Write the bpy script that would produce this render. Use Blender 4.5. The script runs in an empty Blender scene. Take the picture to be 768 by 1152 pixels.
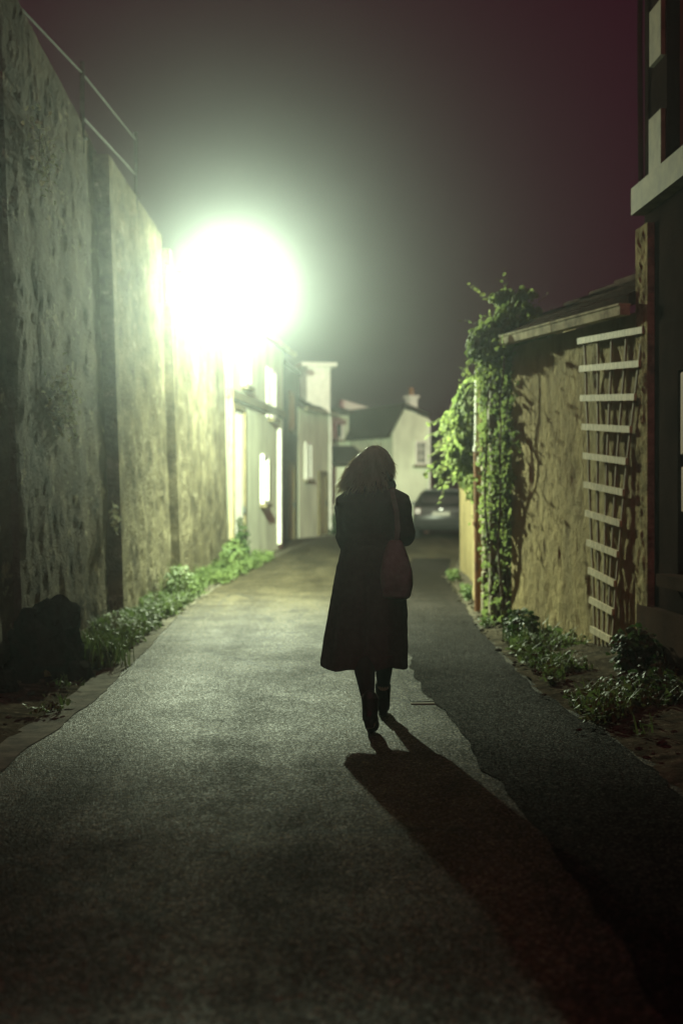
import bpy, bmesh, math, random
from mathutils import Vector, Matrix, noise
R = math.radians
random.seed(7)
SC = bpy.context.scene
COL = SC.collection

# ---------------------------------------------------------------- camera
cd = bpy.data.cameras.new('camera'); cam = bpy.data.objects.new('camera', cd); COL.objects.link(cam)
cam.location = (0, 0, 1.44); cam.rotation_euler = (R(90), 0, 0)
cd.sensor_fit = 'VERTICAL'; cd.sensor_height = 36; cd.lens = 50
cd.shift_y = -0.0208
cd.clip_start = 0.05; cd.clip_end = 500
cd.dof.use_dof = True; cd.dof.focus_distance = 8.4; cd.dof.aperture_fstop = 1.6
SC.camera = cam
# ---------------------------------------------------------------- night sky; brighter red half behind the camera added to tint dark surfaces
w = bpy.data.worlds.new('World'); SC.world = w; w.use_nodes = True
nt = w.node_tree; nt.nodes.clear()
N = nt.nodes.new; L = nt.links.new
out = N('ShaderNodeOutputWorld'); bg = N('ShaderNodeBackground')
tc = N('ShaderNodeTexCoord'); sp = N('ShaderNodeSeparateXYZ'); L(tc.outputs['Generated'], sp.inputs[0])
mr = N('ShaderNodeMapRange'); L(sp.outputs['Y'], mr.inputs['Value'])
mr.inputs['From Min'].default_value = 0.25; mr.inputs['From Max'].default_value = -0.9
mr.inputs['To Min'].default_value = 0; mr.inputs['To Max'].default_value = 1; mr.interpolation_type = 'SMOOTHSTEP'
mx = N('ShaderNodeMix'); mx.data_type = 'RGBA'; L(mr.outputs[0], mx.inputs['Factor'])
mx.inputs[6].default_value = (0.0215, 0.0002, 0.0068, 1)
mx.inputs[7].default_value = (0.56, 0.09, 0.15, 1)  # added brightness behind the camera, lifts shaded surfaces towards maroon
L(mx.outputs[2], bg.inputs['Color']); bg.inputs['Strength'].default_value = 1.0
L(bg.outputs[0], out.inputs['Surface'])
SC.view_settings.view_transform = 'Standard'; SC.view_settings.look = 'None'
SC.view_settings.exposure = 0.0; SC.view_settings.gamma = 1.0
SC.render.engine = 'CYCLES'
SC.cycles.use_denoising = True; SC.cycles.denoiser = 'OPENIMAGEDENOISE'; SC.cycles.denoising_input_passes = 'RGB_ALBEDO_NORMAL'
SC.cycles.max_bounces = 5; SC.cycles.volume_bounces = 0; SC.cycles.diffuse_bounces = 3
SC.cycles.glossy_bounces = 2; SC.cycles.transmission_bounces = 3; SC.cycles.transparent_max_bounces = 6
SC.cycles.sample_clamp_indirect = 1.5
SC.cycles.caustics_reflective = False; SC.cycles.caustics_refractive = False
LAMP_POS = (-1.53, 20.0, 4.30); LAMP_COL = (0.86, 1.0, 0.68); LAMP_W = 16000.0
HAZE_DENSITY = 0.0038; HAZE_G = 0.93

# ---------------------------------------------------------------- helpers
def tag(o, label=None, cat=None, group=None, kind=None):
    if label: o['label'] = label
    if cat: o['category'] = cat
    if group: o['group'] = group
    if kind: o['kind'] = kind
    return o
def empty(name, loc=(0, 0, 0), label=None, cat=None, group=None, rz=0):
    o = bpy.data.objects.new(name, None); COL.objects.link(o); o.location = loc; o.rotation_euler[2] = rz
    return tag(o, label, cat, group)
def link(name, bm, m, parent=None, smooth=False, mats=None):
    me = bpy.data.meshes.new(name); bm.normal_update(); bm.to_mesh(me); bm.free()
    for x in ([m] if mats is None else mats): me.materials.append(x)
    if smooth: me.polygons.foreach_set('use_smooth', [True]*len(me.polygons))
    o = bpy.data.objects.new(name, me); COL.objects.link(o)
    if parent:
        o.parent = parent
        bpy_loc = parent.location
    return o
def children_world(o, parent):
    """parent o while its mesh is written in world coordinates"""
    bpy.context.view_layer.update()
    o.parent = parent; o.matrix_parent_inverse = parent.matrix_world.inverted()
    return o
def wl(name, bm, m, parent=None, smooth=False, mats=None):
    o = link(name, bm, m, None, smooth, mats)
    if parent: children_world(o, parent)
    return o
def B(): return bmesh.new()
def box(bm, c, s, rz=0, bev=0.0, rx=0, ry=0):
    M = Matrix.Translation(Vector(c)) @ Matrix.Rotation(rz, 4, 'Z') @ Matrix.Rotation(ry, 4, 'Y') @ Matrix.Rotation(rx, 4, 'X')
    r = bmesh.ops.create_cube(bm, size=1.0, matrix=M @ Matrix.Diagonal((s[0], s[1], s[2], 1)))
    if bev > 0:
        es = list({e for v in r['verts'] for e in v.link_edges})
        bmesh.ops.bevel(bm, geom=es, offset=bev, segments=2, affect='EDGES', profile=0.5)
def tube(bm, pts, rad, seg=8, cap=True):
    pts = [Vector(p) for p in pts]; n = len(pts); rings = []
    rr = rad if isinstance(rad, (list, tuple)) else [rad]*n
    up = Vector((0, 0, 1))
    for i, p in enumerate(pts):
        d = (pts[min(i+1, n-1)] - pts[max(i-1, 0)]).normalized()
        a = d.cross(up)
        if a.length < 0.05: a = d.cross(Vector((1, 0, 0)))
        a.normalize(); b = d.cross(a).normalized()
        rings.append([bm.verts.new(p + (a*math.cos(2*math.pi*k/seg) + b*math.sin(2*math.pi*k/seg))*rr[i]) for k in range(seg)])
    for i in range(n-1):
        for k in range(seg):
            bm.faces.new((rings[i][k], rings[i][(k+1) % seg], rings[i+1][(k+1) % seg], rings[i+1][k]))
    if cap:
        bm.faces.new(rings[0][::-1]); bm.faces.new(rings[-1])
def bar(bm, a, b, w_, t_, up=(0, 0, 1)):
    """rectangular bar from a to b"""
    a = Vector(a); b = Vector(b); d = (b-a).normalized(); u = Vector(up)
    s = d.cross(u)
    if s.length < .01: s = d.cross(Vector((1, 0, 0)))
    s.normalize(); u = s.cross(d).normalized()
    vs = [bm.verts.new(p + s*sx*w_/2 + u*sz*t_/2) for p in (a, b) for sx, sz in ((-1, -1), (1, -1), (1, 1), (-1, 1))]
    for f in ((0, 1, 2, 3), (7, 6, 5, 4), (0, 4, 5, 1), (1, 5, 6, 2), (2, 6, 7, 3), (3, 7, 4, 0)):
        bm.faces.new([vs[i] for i in f])
def prism(bm, poly, z0, z1):
    a = [bm.verts.new((x, y, z0)) for x, y in poly]; b = [bm.verts.new((x, y, z1)) for x, y in poly]
    bm.faces.new(a[::-1]); bm.faces.new(b); n = len(poly)
    for i in range(n): bm.faces.new((a[i], a[(i+1) % n], b[(i+1) % n], b[i]))
def extrude_poly(bm, pts3, vec):
    """closed polygon of 3d points extruded along vec"""
    a = [bm.verts.new(Vector(p)) for p in pts3]; b = [bm.verts.new(Vector(p)+Vector(vec)) for p in pts3]
    bm.faces.new(a); bm.faces.new(b[::-1]); n = len(a)
    for i in range(n): bm.faces.new((a[(i+1) % n], a[i], b[i], b[(i+1) % n]))
def recalc(bm): bmesh.ops.recalc_face_normals(bm, faces=bm.faces)
def fbm(x, y, z=0.0, o=4):
    s = 0; a = 1; f = 1
    for _ in range(o): s += a*noise.noise(Vector((x*f, y*f, z*f))); a *= .5; f *= 2.05
    return s

# ---------------------------------------------------------------- materials
def mat(name, c1, c2=None, scale=4.0, stretch=(1, 1, 1), rough=0.85, bump=0.0, bscale=30.0, bdist=0.02, spec=0.3, metal=0.0,
        c3=None, s3=1.0, th3=0.55, trans=0.0, cp=(.36, .64)):
    m = bpy.data.materials.new(name); m.use_nodes = True; n = m.node_tree; n.nodes.clear()
    A = n.nodes.new; K = n.links.new
    o = A('ShaderNodeOutputMaterial'); p = A('ShaderNodeBsdfPrincipled'); K(p.outputs[0], o.inputs[0])
    p.inputs['Roughness'].default_value = rough; p.inputs['Specular IOR Level'].default_value = spec; p.inputs['Metallic'].default_value = metal
    t = A('ShaderNodeTexCoord'); mp = A('ShaderNodeMapping'); K(t.outputs['Object'], mp.inputs[0]); mp.inputs['Scale'].default_value = stretch
    c2 = c2 or tuple(x*.7 for x in c1)
    nz = A('ShaderNodeTexNoise'); nz.inputs['Scale'].default_value = scale; nz.inputs['Detail'].default_value = 8; nz.inputs['Roughness'].default_value = .62
    K(mp.outputs[0], nz.inputs['Vector'])
    cr = A('ShaderNodeValToRGB'); cr.color_ramp.elements[0].position = cp[0]; cr.color_ramp.elements[1].position = cp[1]
    cr.color_ramp.elements[0].color = (*c2, 1); cr.color_ramp.elements[1].color = (*c1, 1); K(nz.outputs[0], cr.inputs[0])
    col = cr.outputs[0]
    if c3:
        n3 = A('ShaderNodeTexNoise'); n3.inputs['Scale'].default_value = s3; n3.inputs['Detail'].default_value = 6; n3.inputs['Roughness'].default_value = .7
        K(mp.outputs[0], n3.inputs['Vector'])
        r3 = A('ShaderNodeMapRange'); r3.inputs['From Min'].default_value = th3; r3.inputs['From Max'].default_value = th3+.08; K(n3.outputs[0], r3.inputs[0])
        x3 = A('ShaderNodeMix'); x3.data_type = 'RGBA'; K(r3.outputs[0], x3.inputs['Factor']); K(col, x3.inputs[6]); x3.inputs[7].default_value = (*c3, 1)
        col = x3.outputs[2]
    K(col, p.inputs['Base Color'])
    if bump > 0:
        nb = A('ShaderNodeTexNoise'); nb.inputs['Scale'].default_value = bscale; nb.inputs['Detail'].default_value = 5; nb.inputs['Roughness'].default_value = .7
        K(mp.outputs[0], nb.inputs['Vector'])
        b = A('ShaderNodeBump'); b.inputs['Strength'].default_value = bump; b.inputs['Distance'].default_value = bdist
        K(nb.outputs[0], b.inputs['Height']); K(b.outputs[0], p.inputs['Normal'])
    if trans > 0:
        tr = A('ShaderNodeBsdfTranslucent'); K(col, tr.inputs[0]); ms = A('ShaderNodeMixShader'); ms.inputs[0].default_value = trans
        K(p.outputs[0], ms.inputs[1]); K(tr.outputs[0], ms.inputs[2]); K(ms.outputs[0], o.inputs[0])
    return m
def asphalt(name, c1, c2, crack=True, rough=.6, spec=.5):
    m = bpy.data.materials.new(name); m.use_nodes = True; n = m.node_tree; n.nodes.clear()
    A = n.nodes.new; K = n.links.new
    o = A('ShaderNodeOutputMaterial'); p = A('ShaderNodeBsdfPrincipled'); K(p.outputs[0], o.inputs[0])
    p.inputs['Specular IOR Level'].default_value = spec
    t = A('ShaderNodeTexCoord')
    v = A('ShaderNodeTexVoronoi'); v.inputs['Scale'].default_value = 95; v.inputs['Randomness'].default_value = 1; K(t.outputs['Object'], v.inputs['Vector'])
    v2 = A('ShaderNodeTexVoronoi'); v2.inputs['Scale'].default_value = 210; K(t.outputs['Object'], v2.inputs['Vector'])
    # long bands worn by wheels plus irregular stains
    mp = A('ShaderNodeMapping'); mp.inputs['Scale'].default_value = (1.9, .16, 1); K(t.outputs['Object'], mp.inputs[0])
    band = A('ShaderNodeTexNoise'); band.inputs['Scale'].default_value = 1.0; band.inputs['Detail'].default_value = 5; K(mp.outputs[0], band.inputs['Vector'])
    big = A('ShaderNodeTexNoise'); big.inputs['Scale'].default_value = 1.6; big.inputs['Detail'].default_value = 9; big.inputs['Roughness'].default_value = .7; K(t.outputs['Object'], big.inputs['Vector'])
    av = A('ShaderNodeMath'); av.operation = 'ADD'; K(band.outputs[0], av.inputs[0]); K(big.outputs[0], av.inputs[1])
    hv = A('ShaderNodeMath'); hv.operation = 'MULTIPLY'; K(av.outputs[0], hv.inputs[0]); hv.inputs[1].default_value = .5
    cr = A('ShaderNodeValToRGB'); cr.color_ramp.elements[0].position = .43; cr.color_ramp.elements[1].position = .57
    cr.color_ramp.elements[0].color = (*c2, 1); cr.color_ramp.elements[1].color = (*c1, 1); K(hv.outputs[0], cr.inputs[0])
    sv = A('ShaderNodeSeparateColor'); K(v.outputs['Color'], sv.inputs[0])
    vr = A('ShaderNodeValToRGB'); e = vr.color_ramp.elements; e[0].color = (.30, .29, .27, 1); e[1].color = (4.2, 4.0, 3.4, 1); e[1].position = 1.0
    q = e.new(.55); q.color = (.75, .73, .68, 1); q = e.new(.86); q.color = (1.5, 1.45, 1.3, 1)
    K(sv.outputs[0], vr.inputs[0])
    mul = A('ShaderNodeMix'); mul.data_type = 'RGBA'; mul.blend_type = 'MULTIPLY'; mul.inputs['Factor'].default_value = 1; K(cr.outputs[0], mul.inputs[6]); K(vr.outputs[0], mul.inputs[7])
    col = mul.outputs[2]
    if crack:
        dn = A('ShaderNodeTexNoise'); dn.inputs['Scale'].default_value = 3.5; dn.inputs['Detail'].default_value = 8; dn.inputs['Roughness'].default_value = .75; K(t.outputs['Object'], dn.inputs['Vector'])
        ad = A('ShaderNodeVectorMath'); ad.operation = 'MULTIPLY_ADD'; K(dn.outputs['Color'], ad.inputs[0]); ad.inputs[1].default_value = (.45, .45, 0); K(t.outputs['Object'], ad.inputs[2])
        m2 = A('ShaderNodeMapping'); m2.inputs['Scale'].default_value = (1, .35, 1); K(ad.outputs[0], m2.inputs[0])
        vc = A('ShaderNodeTexVoronoi'); vc.feature = 'DISTANCE_TO_EDGE'; vc.inputs['Scale'].default_value = .8; K(m2.outputs[0], vc.inputs['Vector'])
        r = A('ShaderNodeMapRange'); r.inputs['From Min'].default_value = .001; r.inputs['From Max'].default_value = .016; K(vc.outputs['Distance'], r.inputs[0])
        gate = A('ShaderNodeTexNoise'); gate.inputs['Scale'].default_value = .9; K(t.outputs['Object'], gate.inputs['Vector'])
        gr = A('ShaderNodeMapRange'); gr.inputs['From Min'].default_value = .46; gr.inputs['From Max'].default_value = .54; K(gate.outputs[0], gr.inputs[0])
        mxx = A('ShaderNodeMath'); mxx.operation = 'MAXIMUM'; K(r.outputs[0], mxx.inputs[0]); K(gr.outputs[0], mxx.inputs[1])
        x = A('ShaderNodeMix'); x.data_type = 'RGBA'; K(mxx.outputs[0], x.inputs['Factor']); x.inputs[6].default_value = (.018, .017, .015, 1); K(col, x.inputs[7])
        col = x.outputs[2]
    K(col, p.inputs['Base Color'])
    rr = A('ShaderNodeMapRange'); rr.inputs['From Min'].default_value = .35; rr.inputs['From Max'].default_value = .65; rr.inputs['To Min'].default_value = rough+.12; rr.inputs['To Max'].default_value = rough-.10; K(hv.outputs[0], rr.inputs[0]); K(rr.outputs[0], p.inputs['Roughness'])
    hs = A('ShaderNodeMath'); hs.operation = 'MULTIPLY_ADD'; K(v2.outputs['Distance'], hs.inputs[0]); hs.inputs[1].default_value = -.5
    hm = A('ShaderNodeMath'); hm.operation = 'MULTIPLY'; K(v.outputs['Distance'], hm.inputs[0]); hm.inputs[1].default_value = -1.0; ha = A('ShaderNodeMath'); ha.operation = 'MULTIPLY_ADD'; K(sv.outputs[2], ha.inputs[0]); ha.inputs[1].default_value = .9; K(hm.outputs[0], ha.inputs[2]); K(ha.outputs[0], hs.inputs[2])
    b = A('ShaderNodeBump'); b.inputs['Strength'].default_value = .9; b.inputs['Distance'].default_value = .007; K(hs.outputs[0], b.inputs['Height'])
    K(b.outputs[0], p.inputs['Normal'])
    # a few polished stones glint, the tar between them does not
    gl = A('ShaderNodeMapRange'); gl.inputs['From Min'].default_value = .62; gl.inputs['From Max'].default_value = .95; gl.inputs['To Min'].default_value = spec*.25; gl.inputs['To Max'].default_value = spec*5; K(sv.outputs[1], gl.inputs[0]); K(gl.outputs[0], p.inputs['Specular IOR Level'])
    return m
M = {}
M['asphalt'] = asphalt('worn asphalt', (.074, .066, .045), (.034, .030, .021), rough=.56, spec=.085)
M['patch'] = asphalt('new asphalt', (.022, .019, .018), (.015, .013, .012), crack=False, rough=.8, spec=.03)
M['strip'] = mat('concrete edging', (.17, .16, .12), (.06, .055, .042), 5, rough=.9, spec=.03, bump=.5, bscale=40, bdist=.01)
M['dirt'] = mat('verge soil', (.10, .085, .06), (.035, .032, .025), 7, rough=.95, bump=.8, bscale=25, bdist=.03, c3=(.16, .145, .11), s3=14, th3=.58, spec=.0)
M['ground'] = mat('ground', (.07, .06, .045), (.04, .038, .03), 1.5, rough=.95, bump=.4)
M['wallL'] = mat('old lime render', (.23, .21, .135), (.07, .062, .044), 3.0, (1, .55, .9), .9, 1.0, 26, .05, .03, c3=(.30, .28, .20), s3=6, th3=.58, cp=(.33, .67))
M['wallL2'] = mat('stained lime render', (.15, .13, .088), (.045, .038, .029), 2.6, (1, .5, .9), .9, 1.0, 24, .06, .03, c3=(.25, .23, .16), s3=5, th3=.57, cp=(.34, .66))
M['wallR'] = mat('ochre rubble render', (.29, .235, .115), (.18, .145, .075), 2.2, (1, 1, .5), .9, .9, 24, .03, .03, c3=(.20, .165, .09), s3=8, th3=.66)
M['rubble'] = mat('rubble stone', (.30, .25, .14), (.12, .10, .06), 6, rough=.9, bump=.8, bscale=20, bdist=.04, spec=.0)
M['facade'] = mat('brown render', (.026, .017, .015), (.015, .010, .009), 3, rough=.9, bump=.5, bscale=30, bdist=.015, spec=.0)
M['plinth'] = mat('plinth render', (.05, .032, .025), (.03, .021, .017), 3, rough=.9, bump=.5, bscale=30, bdist=.015, spec=.0)
M['paleste'] = mat('pale dressed stone', (.16, .135, .07), (.09, .075, .04), 6, rough=.85, bump=.4, bscale=40, bdist=.008)
M['palehouse'] = mat('pale render', (.70, .76, .58), (.48, .52, .40), 1.6, (1, 1, .4), .9, .4, 20, .02, .2)
M['greyhouse'] = mat('grey render', (.24, .23, .19), (.13, .125, .105), 1.6, (1, 1, .4), .9, .4, 20, .02, .2)
M['shadehouse'] = mat('shade-toned render', (.085, .075, .065), (.045, .04, .035), 2, (1, 1, .4), .9, .4, 20, .02, .2)  # shadow on the wall in the gap is put into this colour
M['white'] = mat('white paint', (.75, .75, .68), (.6, .6, .54), 6, rough=.6, bump=.15, bscale=30, bdist=.004)
M['zinc'] = mat('pale zinc', (.42, .38, .25), (.16, .14, .095), 5, rough=.9, bump=.3, bscale=20, bdist=.004, spec=.02)
M['rust'] = mat('rusty iron', (.27, .125, .05), (.15, .07, .03), 9, rough=.85, bump=.4, bscale=60, bdist=.004)
M['tile'] = mat('dark clay tiles', (.05, .034, .028), (.028, .020, .017), 8, rough=.95, spec=.0, bump=.6, bscale=30, bdist=.02)
M['wood'] = mat('weathered timber', (.22, .12, .06), (.11, .06, .035), 5, (8, 8, .8), .85, .5, 12, .01)
M['slat'] = mat('pale painted timber', (.54, .48, .29), (.30, .26, .16), 5, (6, 6, 2), .75, .3, 20, .004)
M['greyslat'] = mat('bare thin timber', (.26, .22, .13), (.16, .13, .08), 6, (6, 6, 1), .85, .3, 20, .004)
M['iron'] = mat('grey painted iron', (.08, .09, .08), (.045, .05, .045), 8, rough=.8, spec=.1, metal=.3)
M['glassdark'] = mat('dark window glass', (.02, .022, .02), (.012, .013, .012), 2, rough=.4, spec=.25)
M['leaf'] = mat('vine leaves', (.20, .24, .075), (.085, .12, .035), 2.2, rough=.7, spec=.1, trans=.5)
M['leaf2'] = mat('dark leaves', (.05, .085, .025), (.025, .05, .014), 3, rough=.55, spec=.4, trans=.3)
M['weed'] = mat('verge weeds', (.13, .18, .055), (.06, .095, .03), 2.5, rough=.6, trans=.3, spec=.3)
M['dry'] = mat('dry creeper leaves', (.34, .34, .22), (.18, .19, .12), 5, rough=.8, trans=.2, spec=.2)
M['stem'] = mat('vine stems', (.12, .085, .05), (.06, .045, .03), 12, rough=.9, bump=.4)
M['rock'] = mat('dark boulder', (.030, .027, .024), (.014, .013, .012), 6, rough=.92, bump=.8, bscale=14, bdist=.03, spec=.0)
M['coat'] = mat('dark wool coat', (.058, .042, .040), (.042, .030, .028), 30, rough=.95, bump=.5, bscale=160, bdist=.002, spec=.0)
M['knit'] = mat('dark scarf knit', (.045, .036, .030), (.026, .02, .018), 30, rough=.95, bump=.6, bscale=110, bdist=.003, spec=.0)
M['hair'] = mat('light brown hair', (.50, .46, .28), (.34, .30, .18), 20, (1, 1, .3), .4, .3, 60, .003, .5, trans=.6)
M['skin'] = mat('skin', (.45, .29, .21), (.40, .25, .18), 8, rough=.55, spec=.35)
M['tights'] = mat('black tights', (.022, .016, .016), (.014, .011, .011), 20, rough=.8, spec=.2)
M['leather'] = mat('black leather', (.016, .012, .012), (.01, .008, .008), 20, rough=.42, bump=.2, bscale=60, bdist=.001)
M['canvas'] = mat('pale canvas', (.19, .36, .25), (.14, .27, .18), 12, rough=.9, bump=.5, bscale=120, bdist=.002, spec=.15)
M['carpaint'] = mat('dark grey car paint', (.03, .03, .03), (.022, .022, .022), 2, rough=.38, spec=.35)
M['rubber'] = mat('tyre rubber', (.02, .02, .02), (.013, .013, .013), 20, rough=.85)
M['alloy'] = mat('wheel alloy', (.35, .35, .35), (.28, .28, .28), 8, rough=.4, metal=.8)
M['tail'] = mat('red lens', (.08, .01, .008), (.06, .008, .006), 8, rough=.25, spec=.6)
M['plate'] = mat('number plate', (.22, .21, .16), (.18, .17, .13), 8, rough=.35)
M['chrome'] = mat('chrome', (.7, .7, .7), (.6, .6, .6), 8, rough=.2, metal=1.0)
M['eye'] = mat('eye', (.6, .6, .58), (.5, .5, .5), 8, rough=.2)
M['lampmetal'] = mat('lamp casing', (.35, .36, .34), (.25, .26, .25), 8, rough=.5, metal=.4)
def emit(name, col, s):
    m = bpy.data.materials.new(name); m.use_nodes = True; n = m.node_tree; n.nodes.clear()
    o = n.nodes.new('ShaderNodeOutputMaterial'); e = n.nodes.new('ShaderNodeEmission'); n.links.new(e.outputs[0], o.inputs[0])
    e.inputs[0].default_value = (*col, 1); e.inputs[1].default_value = s
    return m
M['bulb'] = emit('lit lamp glass', LAMP_COL, 60.0)
n_ = M['bulb'].node_tree; a_ = n_.nodes.new('ShaderNodeAddShader'); t_ = n_.nodes.new('ShaderNodeBsdfTransparent')
n_.links.new(n_.nodes['Emission'].outputs[0], a_.inputs[0]); n_.links.new(t_.outputs[0], a_.inputs[1]); n_.links.new(a_.outputs[0], n_.nodes['Material Output'].inputs[0])

# ================================================================ THE SETTING
# --- ground sheet
bm = B()
bmesh.ops.create_grid(bm, x_segments=8, y_segments=10, size=1, matrix=Matrix.Translation((0, 48, -.05)) @ Matrix.Diagonal((58, 66, 1, 1)))
tag(link('ground', bm, M['ground']), kind='structure')
def strip_mesh(name, lpts, rpts, z, m, cross=6, wob=0.0, seed=0, crown=0.0, kind='structure', zfun=None):
    """surface between two edge polylines given as (Y -> X) lists"""
    def interp(pts, y):
        if y <= pts[0][0]: return pts[0][1]
        for (a, xa), (b, xb) in zip(pts, pts[1:]):
            if y <= b: return xa + (xb-xa)*(y-a)/(b-a)
        return pts[-1][1]
    y0 = max(lpts[0][0], rpts[0][0]); y1 = min(lpts[-1][0], rpts[-1][0])
    ys = []; y = y0
    while y < y1: ys.append(y); y += .12 if y < 30 else .5
    ys.append(y1)
    bm = B(); rows = []
    for y in ys:
        xl = interp(lpts, y) + wob*fbm(seed, y*1.7, 3, 6); xr = interp(rpts, y) + wob*fbm(seed+9, y*1.7, 7)
        row = []
        for i in range(cross+1):
            t = i/cross; x = xl+(xr-xl)*t
            zz = z + crown*(1-(2*t-1)**2)
            if zfun: zz += zfun(x, y, t)
            row.append(bm.verts.new((x, y, zz)))
        rows.append(row)
    for a, b in zip(rows, rows[1:]):
        for i in range(cross): bm.faces.new((a[i], a[i+1], b[i+1], b[i]))
    return tag(link(name, bm, m, smooth=True), kind=kind)
RL = [(-8, -1.9), (7, -1.8), (9.7, -1.72), (12.3, -1.78), (16.7, -1.92), (21.3, -1.88), (27.8, -1.63), (35, -1.2), (45, -.34), (50, .9), (56, 4), (60, 9)]
RR = [(-8, 2.0), (7, 1.66), (8.3, 1.62), (10.6, 1.43), (14.6, 1.47), (23.5, 1.83), (34, 2.9), (45, 5.2), (50, 8), (56, 12), (60, 16)]
strip_mesh('road', RL, RR, 0.0, M['asphalt'], 8, .035, 1, .02)
def crown_z(x, y):
    def it(pts):
        for (a, xa), (b, xb) in zip(pts, pts[1:]):
            if y <= b: return xa+(xb-xa)*(y-a)/(b-a)
        return pts[-1][1]
    xl, xr = it(RL), it(RR); t = max(0, min(1, (x-xl)/(xr-xl))); return .02*(1-(2*t-1)**2)
strip_mesh('concrete_edging', [(y, x-.17) for y, x in RL[:9]], [(y, x+.035) for y, x in RL[:9]], .006, M['strip'], 3, .03, 4, zfun=lambda x, y, t: crown_z(x, y)+.004*fbm(x*6, y*6, 1, 2)*(1 if t < .9 else 0))
strip_mesh('asphalt_patch', [(-8, .95), (5, .86), (6.1, .82), (7.5, .72), (9.2, .66), (10.1, .56), (12.2, .58), (16, .72), (23.5, 1.02), (30, 1.5)],
           [(-8, 1.9), (7, 1.60), (8.3, 1.56), (10.6, 1.38), (14.6, 1.42), (23.5, 1.75), (30, 2.3)], .006, M['patch'], 8, .05, 12, zfun=lambda x, y, t: crown_z(x, y))
def vz(x, y, t): return .05*fbm(x*2.2, y*2.2, 1) + .03*math.sin(t*math.pi) + (.03*fbm(x*9, y*9, 4, 2))
strip_mesh('left_verge', [(y, -2.95) for y in (-8, 60)], [(y, x-.13) for y, x in RL[:10]], -.005, M['dirt'], 14, .05, 20, 0, zfun=lambda x, y, t: vz(x, y, t)*(1-t*.8)+.06*(1-t))
strip_mesh('right_verge', [(y, x-.04) for y, x in RR[:9]], [(-8, 3.6), (11, 2.9), (16, 2.6), (24, 2.7), (34, 4), (45, 7), (50, 9), (56, 13)], .0, M['dirt'], 14, .06, 31, 0, zfun=lambda x, y, t: vz(x, y, t)*(.2+t*.8)+.10*t)

# --- wall slab with a rough front: p0,p1 ground ends, front normal to the right-hand side of p0->p1 turned -90deg
def rough_wall(name, p0, p1, h0, h1, thick, m, amp=.03, res=.09, batter=0.0, z0=-.12, side=1, parent=None, seed=0, sfun=None, freq=1.0, rag=0.0):
    p0 = Vector((*p0, 0)); p1 = Vector((*p1, 0)); d = p1-p0; Ln = d.length; d.normalize()
    nrm = Vector((d.y, -d.x, 0))*side
    nu = max(2, int(Ln/res)); hm = max(h0, h1); nv = max(2, int(hm/res))
    bm = B(); g = []
    for j in range(nv+1):
        row = []
        for i in range(nu+1):
            u = i/nu; v = j/nv; H = h0+(h1-h0)*u + rag*fbm(u*Ln*1.2, seed, 3); z = z0+(H-z0)*v
            e = min(1, min(u, 1-u)*Ln/.08, 1)*min(1, (1-v)*H/.1+.3)
            s_, w_ = u*Ln*freq, z*freq
            dd = amp*(.40*fbm(s_*1.1+seed, w_*.9, seed, 2) + .30*fbm(s_*4.5+seed, w_*4, 2.2, 3) + .22*noise.noise(Vector((s_*13, w_*12, seed))))
            if sfun: dd += sfun(u*Ln, z)
            p = p0 + d*(u*Ln) + nrm*(dd*e - batter*max(z, 0)); p.z = z
            row.append(bm.verts.new(p))
        g.append(row)
    for j in range(nv):
        for i in range(nu): bm.faces.new((g[j][i], g[j][i+1], g[j+1][i+1], g[j+1][i]))
    back = []
    for i in (0, nu):
        for j in (0, nv):
            v = g[j][i].co - nrm*thick; back.append(bm.verts.new(v))
    b00, b01, b10, b11 = back
    bt = [bm.verts.new(g[nv][i].co - nrm*thick) for i in range(1, nu)]
    tb = [b01]+bt+[b11]
    for i in range(nu): bm.faces.new((g[nv][i], g[nv][i+1], tb[i+1], tb[i]))
    bm.faces.new([g[j][0] for j in range(nv+1)]+[b01, b00])
    bm.faces.new([g[j][nu] for j in range(nv+1)][::-1]+[b10, b11])
    bm.faces.new([b00]+tb+[b10])
    recalc(bm)
    return wl(name, bm, m, parent, smooth=False)
# ================================================================ LEFT SIDE
def streak(seed, a=.035):
    return lambda u, z: a*noise.noise(Vector((u*1.6, z*.35, seed)))
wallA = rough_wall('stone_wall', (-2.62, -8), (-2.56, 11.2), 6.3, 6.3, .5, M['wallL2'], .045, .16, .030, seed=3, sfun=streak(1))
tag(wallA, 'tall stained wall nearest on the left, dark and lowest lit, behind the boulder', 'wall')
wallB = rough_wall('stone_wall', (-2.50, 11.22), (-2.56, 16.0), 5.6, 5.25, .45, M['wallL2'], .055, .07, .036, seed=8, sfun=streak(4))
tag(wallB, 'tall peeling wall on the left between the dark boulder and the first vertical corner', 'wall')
wallC = rough_wall('stone_wall', (-2.42, 16.02), (-2.40, 20.4), 5.2, 5.1, .45, M['wallL'], .05, .07, .034, seed=14, sfun=streak(7))
tag(wallC, 'tall rendered wall on the left below the iron railing', 'wall')
wallD = rough_wall('stone_wall', (-2.30, 20.42), (-2.14, 27.0), 4.6, 4.3, .45, M['wallL'], .04, .08, .02, seed=22, sfun=streak(9))
tag(wallD, 'brightly lit mottled wall on the left right behind the street lamp', 'wall')
# corner piers standing proud of the wall joints
for (x, y, h, lab) in ((-2.52, 16.0, 5.2, 'leaning corner pier at the foot of the railing, first pier on the left wall'), (-2.38, 20.4, 4.9, 'narrow pale pier on the left wall, nearest before the street lamp')):
    o = rough_wall('wall_pier', (x, y-.13), (x+.005, y+.13), h, h, .3, M['wallL'], .02, .06, .034, seed=y, freq=2)
    o.location.x = .10
    tag(o, lab, 'pier')
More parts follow.
